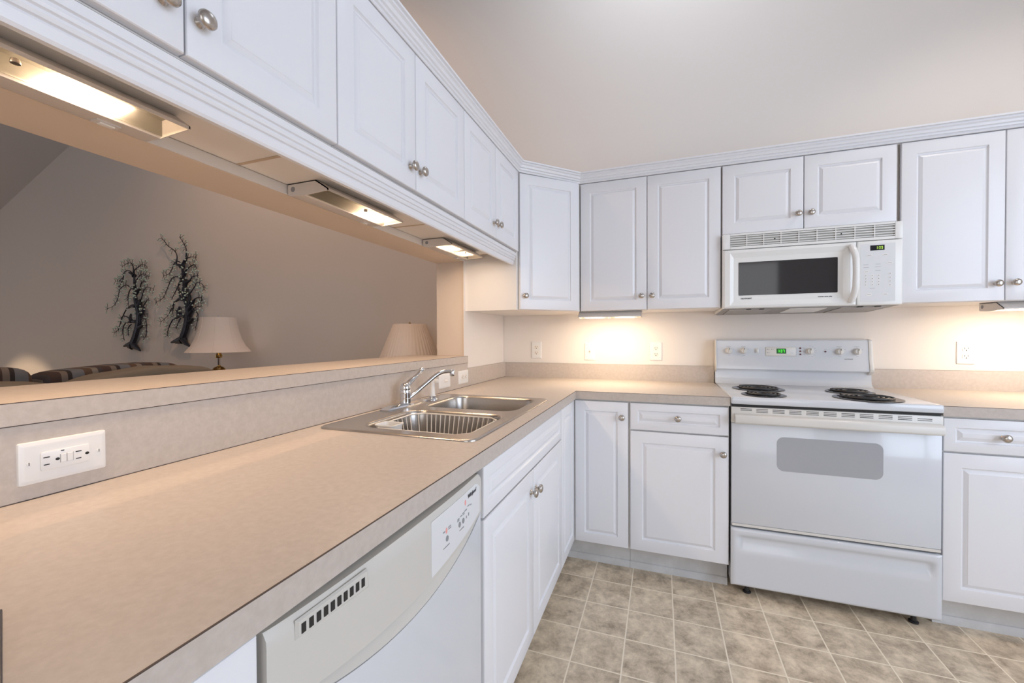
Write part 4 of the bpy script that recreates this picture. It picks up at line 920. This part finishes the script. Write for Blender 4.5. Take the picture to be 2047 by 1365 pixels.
# sofa with its back to the kitchen
t = thing('sofa', 'olive beige sofa with striped cushions, its back to the bar ledge', 'sofa', (-2.45, -1.85, 0))
g = G(); g.box(-3.02, -3.20, 0.09, -2.02, -0.62, 0.40, 0.03, 3); obj('base', g, sofab, t)
for y in (-3.20, -0.62):
    s_ = 1 if y < -2 else -1
    g = G(); g.puff((-2.50, y+s_*0.10, 0.40), (0.50, 0.115, 0.31), 0.4); obj('arm', g, sofab, t)
g = G(); g.box(-2.20, -3.18, 0.30, -2.02, -0.66, 0.86, 0.05, 3); bk_ = obj('back_frame', g, sofab, t)
for y0, y1, zt_ in ((-3.12, -2.27, 0.972), (-2.27, -1.445, 0.975), (-1.445, -0.66, 1.000)):
    yc_, hy = (y0+y1)/2, (y1-y0)/2
    g = G(); g.puff((-2.10, yc_, zt_-0.13), (0.125, hy, 0.13), 0.28)
    for v in g.bm.verts:
        f = (v.co.y-yc_)/hy; v.co.z += 0.018*math.sin(7*v.co.y+2.0*v.co.x)-0.014*f*f+0.006*math.sin(23*v.co.y)
    obj('back_cushion', g, sofab, t, I4, 80)
    g = G(); g.puff((-2.42, yc_-0.03, 0.79), (0.13, hy*0.97, 0.265 if y0 < -1.5 else 0.225), 0.26)
    for v in g.bm.verts: v.co.z += 0.012*math.sin(6*v.co.y+1); v.co.x += -0.10*(0.95-v.co.z)*0.8
    obj('striped_cushion', g, stripem, t, I4, 80)['label'] = 'brown and grey striped cushion'
    g = G(); g.puff((-2.70, yc_, 0.46), (0.32, hy*0.985, 0.10), 0.4); obj('seat_cushion', g, stripem, t, I4, 80)
for x in (-2.95, -2.09):
    for y in (-3.12, -0.70): g = G(); g.box(x-0.03, y-0.03, 0, x+0.03, y+0.03, 0.0899); obj('foot', g, woodm, t)

# recessed downlights: the far one, plus two unseen ones added as fill
def downlight(x, y, label, power, ang, blend, col):
    z = zc(x); t = thing('recessed_downlight', label, 'light', (x, y, z-0.02), 'recessed ceiling lights')
    g = G(); g.lathe([(0.09, -0.045), (0.10, -0.045), (0.10, -0.035), (0.085, 0.0), (0.075, 0.02), (0.075, -0.03)], T(x, y, z), 24, closed=True); obj('trim_ring', g, cabw, t)
    g = G(); g.lathe([(0, -0.012), (0.05, -0.012), (0.05, 0.0), (0, 0.0)], T(x, y, z), 20); obj('lamp_face', g, glowm, t)
    l = bpy.data.lights.new('downlight_spot', 'SPOT'); l.energy = power; l.color = col; l.spot_size = math.radians(ang); l.spot_blend = blend; l.shadow_soft_size = 0.03
    o = bpy.data.objects.new('downlight_spot', l); COL.objects.link(o); WM[o] = T(x, y, z-0.06); o.parent = t; o.matrix_local = WM[t].inverted() @ WM[o]
glowm = mat('lamp_glow', (0.8, 0.7, 0.6), 0.5, emit=(1, 0.75, 0.5), es=4)
downlight(-6.35, -1.33, 'recessed ceiling downlight at the far end of the living room', 260, 68, 0.15, (1.0, 0.72, 0.45))
downlight(-1.75, -1.1, 'unseen downlight added to warm the living-room wall nearest the kitchen', 150, 130, 0.8, (1.0, 0.60, 0.34))  # added warm fill for the wall, no known fixture here
downlight(2.75, -1.0, 'unseen downlight added to brighten the kitchen wall right of the range', 36, 120, 0.7, (1.0, 0.90, 0.80))  # added wash for the upper right wall, no known fixture here
# ---------------------------------------------------------------- metal tree wall sculptures
TREE_A=dict(
 trunk=[(-4.221,1.119),(-4.157,1.209),(-4.103,1.336),(-4.085,1.421),(-4.099,1.497),(-4.128,1.575),(-4.14,1.651),(-4.145,1.72),(-4.154,1.805),(-4.154,1.881)],
 roots=[[(-4.207,1.132),(-4.282,1.13),(-4.356,1.113)],[(-4.186,1.124),(-4.12,1.094),(-4.067,1.065)],[(-4.221,1.115),(-4.29,1.102)]],
 thick=[[(-4.155,1.856),(-4.182,1.875),(-4.242,1.897)],[(-4.146,1.664),(-4.092,1.7),(-4.045,1.724)],[(-4.096,1.531),(-4.084,1.573),(-4.134,1.613)],[(-4.136,1.528),(-4.203,1.543),(-4.259,1.519)],[(-4.058,1.446),(-4.017,1.487),(-3.996,1.524)],[(-4.094,1.311),(-4.047,1.327),(-4.008,1.333)],[(-4.12,1.37),(-4.207,1.376),(-4.276,1.369)],[(-4.207,1.373),(-4.234,1.407),(-4.219,1.458)],[(-4.082,1.539),(-4.061,1.572),(-4.067,1.606)]],
 thin=[[(-4.168,1.882),(-4.194,1.905),(-4.249,1.917),(-4.304,1.903),(-4.333,1.857),(-4.383,1.816),(-4.474,1.817)],[(-4.154,1.881),(-4.151,1.932),(-4.166,1.98),(-4.233,1.997),(-4.33,1.964)],[(-4.152,1.881),(-4.127,1.914),(-4.073,1.94),(-4.006,1.966),(-3.941,1.945)],[(-4.137,1.787),(-4.089,1.827),(-4.021,1.861),(-3.956,1.862),(-3.898,1.83)],[(-4.051,1.724),(-4.024,1.773),(-3.99,1.788),(-3.944,1.795)],[(-4.145,1.711),(-4.199,1.726),(-4.239,1.758),(-4.308,1.765),(-4.378,1.721),(-4.422,1.636),(-4.509,1.552),(-4.647,1.516)],[(-4.158,1.72),(-4.206,1.714),(-4.241,1.664),(-4.249,1.613),(-4.238,1.535)],[(-4.068,1.581),(-4.027,1.613),(-3.993,1.688),(-3.933,1.727),(-3.83,1.706)],[(-4.259,1.519),(-4.329,1.46),(-4.387,1.375),(-4.431,1.297),(-4.481,1.258)],[(-4.003,1.52),(-3.962,1.578),(-3.897,1.609)],[(-4.046,1.395),(-3.992,1.444),(-3.913,1.451)],[(-4.032,1.403),(-3.966,1.402),(-3.942,1.342),(-3.971,1.225),(-3.998,1.2)],[(-4.276,1.369),(-4.325,1.331),(-4.348,1.27),(-4.329,1.175)],[(-4.234,1.407),(-4.302,1.434),(-4.358,1.426),(-4.394,1.366)],[(-4.208,1.346),(-4.243,1.312),(-4.259,1.227)],[(-4.318,1.891),(-4.341,1.814),(-4.405,1.744)],[(-4.15,1.788),(-4.131,1.753),(-4.159,1.712)],[(-4.095,1.565),(-4.096,1.514),(-4.077,1.467)]],
)
TREE_B=dict(
 trunk=[(-3.415,1.187),(-3.352,1.305),(-3.322,1.423),(-3.317,1.486),(-3.346,1.568),(-3.372,1.633),(-3.37,1.723),(-3.382,1.796),(-3.394,1.87),(-3.397,1.92)],
 roots=[[(-3.408,1.192),(-3.498,1.173),(-3.584,1.155)],[(-3.402,1.187),(-3.355,1.146),(-3.295,1.114)],[(-3.429,1.178),(-3.519,1.149)]],
 thick=[[(-3.397,1.888),(-3.441,1.923),(-3.512,1.939)],[(-3.396,1.906),(-3.366,1.95),(-3.324,1.992)],[(-3.378,1.823),(-3.354,1.845),(-3.334,1.862)],[(-3.366,1.714),(-3.336,1.749),(-3.275,1.768)],[(-3.387,1.778),(-3.417,1.762),(-3.459,1.727)],[(-3.4,1.579),(-3.433,1.644),(-3.466,1.714)],[(-3.369,1.591),(-3.434,1.594),(-3.503,1.564)],[(-3.312,1.468),(-3.253,1.547),(-3.22,1.577)],[(-3.309,1.422),(-3.275,1.458),(-3.235,1.479)],[(-3.31,1.359),(-3.277,1.372),(-3.25,1.392)],[(-3.356,1.41),(-3.424,1.425),(-3.479,1.407),(-3.535,1.385)],[(-3.458,1.416),(-3.464,1.462),(-3.45,1.508)],[(-3.321,1.513),(-3.3,1.567),(-3.305,1.63),(-3.351,1.654)]],
 thin=[[(-3.482,1.937),(-3.46,2.01),(-3.493,2.068),(-3.589,2.126),(-3.658,2.182),(-3.693,2.213)],[(-3.4,1.915),(-3.413,1.944),(-3.454,1.963),(-3.502,1.949),(-3.538,1.897),(-3.595,1.845),(-3.68,1.831)],[(-3.331,1.993),(-3.329,2.074),(-3.368,2.14),(-3.415,2.203)],[(-3.359,1.958),(-3.318,1.983),(-3.238,1.991),(-3.179,1.982)],[(-3.347,1.849),(-3.279,1.899),(-3.213,1.913),(-3.168,1.874)],[(-3.275,1.768),(-3.228,1.797),(-3.15,1.807)],[(-3.389,1.774),(-3.437,1.804),(-3.498,1.813),(-3.561,1.787),(-3.612,1.697),(-3.671,1.607),(-3.801,1.564)],[(-3.438,1.745),(-3.487,1.674),(-3.552,1.584)],[(-3.503,1.564),(-3.539,1.501),(-3.541,1.409)],[(-3.312,1.63),(-3.271,1.638),(-3.217,1.698),(-3.164,1.74),(-3.087,1.71),(-3.081,1.666)],[(-3.22,1.577),(-3.167,1.593),(-3.108,1.578),(-3.116,1.534)],[(-3.275,1.448),(-3.248,1.475),(-3.182,1.504),(-3.11,1.507)],[(-3.235,1.474),(-3.183,1.446),(-3.171,1.401),(-3.206,1.268)],[(-3.535,1.385),(-3.578,1.335),(-3.614,1.271),(-3.623,1.22)],[(-3.45,1.508),(-3.416,1.502),(-3.41,1.433)],[(-3.479,1.426),(-3.491,1.481),(-3.547,1.492),(-3.618,1.429),(-3.712,1.365)],[(-3.425,1.397),(-3.46,1.352),(-3.495,1.288)],[(-3.365,1.65),(-3.331,1.676),(-3.291,1.656),(-3.287,1.548)],[(-3.387,1.878),(-3.368,1.832),(-3.397,1.765)],[(-3.387,1.906),(-3.366,1.941),(-3.339,1.921),(-3.361,1.868)]],
)
def smooth_path(P, n=4):
    if len(P) < 3: return P
    out = []
    for i in range(len(P)-1):
        p0, p1, p2, p3 = [Vector(P[max(0, min(len(P)-1, i+k))]) for k in (-1, 0, 1, 2)]
        for k in range(n):
            t = k/n; out.append(0.5*((2*p1)+(p2-p0)*t+(2*p0-5*p1+4*p2-p3)*t*t+(3*p1-p0-3*p2+p3)*t*t*t))
    out.append(Vector(P[-1])); return out
def metal_tree(D, label, sc):
    rnd = random.Random(len(D['thin'])*31)
    base = D['trunk'][0]
    t = thing('wall_sculpture', label, 'wall sculpture', (base[0], -0.02, base[1]), 'metal tree wall sculptures')
    V3 = lambda p, d=-0.034: Vector((p[0], d, p[1]))
    g = G(); P = smooth_path([V3(p) for p in D['trunk']], 4); n = len(P)
    R = [sc*(0.024*(1-i/(n-1))**0.8+0.010) for i in range(n)]; R[0] *= 0.8
    g.tube(P, R, 12)
    for k in (-1, 0, 1):       # bark ridges
        g.tube([p+Vector((k*R[i]*0.55, -R[i]*0.80, 0)) for i, p in enumerate(P[:n*2//3])], [r*0.28 for r in R[:n*2//3]], 6)
    for r in D['roots']:
        q = smooth_path([V3(p) for p in r], 4); m_ = len(q); g.tube(q, [sc*(0.033*(1-i/(m_-1))+0.007) for i in range(m_)], 8)
    for v in g.bm.verts: v.co.y = -0.034+(v.co.y+0.034)*0.62
    tk = obj('trunk', g, ironm, t, I4, 60)
    for r in D['thick']:
        q = smooth_path([V3(p) for p in r], 4); m_ = len(q); g = G(); g.tube(q, [sc*(0.016*(1-i/(m_-1))+0.007) for i in range(m_)], 8); obj('bough', g, ironm, t, I4, 60)
    gb = G()
    for r in D['thin']:
        q = smooth_path([V3(p, -0.036-0.012*rnd.random()) for p in r], 6); m_ = len(q); g = G(); g.tube(q, [sc*(0.0042*(1-i/(m_-1))+0.0024) for i in range(m_)], 6)
        s0 = int(m_*0.38); k = s0
        while k < m_:
            for sgn in (-1, 1):
                if rnd.random() < 0.12: continue
                tan = (q[min(k+1, m_-1)]-q[max(k-1, 0)]).normalized(); nr = Vector((-tan.z, 0, tan.x))*sgn
                tip = q[k]+nr*sc*(0.026+0.022*rnd.random())+tan*sc*0.022+Vector((0, -0.006*rnd.random(), 0))
                g.tube([q[k], (q[k]+tip)/2+tan*0.004, tip], sc*0.0020, 5)
                gb.sphere(tip, sc*0.0082, 8, 6)
                if rnd.random() < 0.45:
                    tip2 = q[k]+nr*sc*(0.050+0.015*rnd.random())-tan*sc*0.008*rnd.random(); g.tube([q[k], tip2], sc*0.0018, 5); gb.sphere(tip2, sc*0.0078, 8, 6)
            k += 3
        obj('branch', g, ironm, t, I4, 60)
    for i in range(16):
        p = P[min(n-1, int(n*(0.30+0.5*rnd.random())))]; gb.sphere((p.x+sc*rnd.uniform(-0.05, 0.06), -0.06, p.z+rnd.uniform(-0.03, 0.03)), sc*0.0082, 8, 6)
    o = obj('beads', gb, beadm, t, I4, 60); o['label'] = 'pale green glass beads'; o['kind'] = 'stuff'
    g = G()
    for i in (n//4, n*3//4): p = P[i]; g.tube([(p.x, -0.030, p.z), (p.x, -0.0005, p.z)], 0.006, 8)
    obj('wall_mount', g, ironm, t)
metal_tree(TREE_A, 'left, smaller dark metal tree sculpture with green beads on the living-room wall', 1.0)
metal_tree(TREE_B, 'right, taller dark metal tree sculpture with green beads on the living-room wall', 1.0)

# dark-rimmed board lying at the left edge of the counter
t = thing('rimmed_board', 'thin pale board with a dark rim on the counter, cut by the left frame edge', 'board', (0.49, -2.66, ZC))
bd = [(0.4282, -2.5723), (0.5980, -2.6315), (0.5587, -2.7450), (0.3887, -2.6856)]
g = G(); g.prism(bd, 'z', ZC+0.0003, ZC+0.0050, 0.0012); obj('rim', g, inkm, t)
cx_, cy_ = sum(p[0] for p in bd)/4, sum(p[1] for p in bd)/4
g = G(); g.prism([(cx_+(x-cx_)*0.984, cy_+(y-cy_)*0.976) for x, y in bd], 'z', ZC+0.0045, ZC+0.0054); obj('face', g, lam, t)
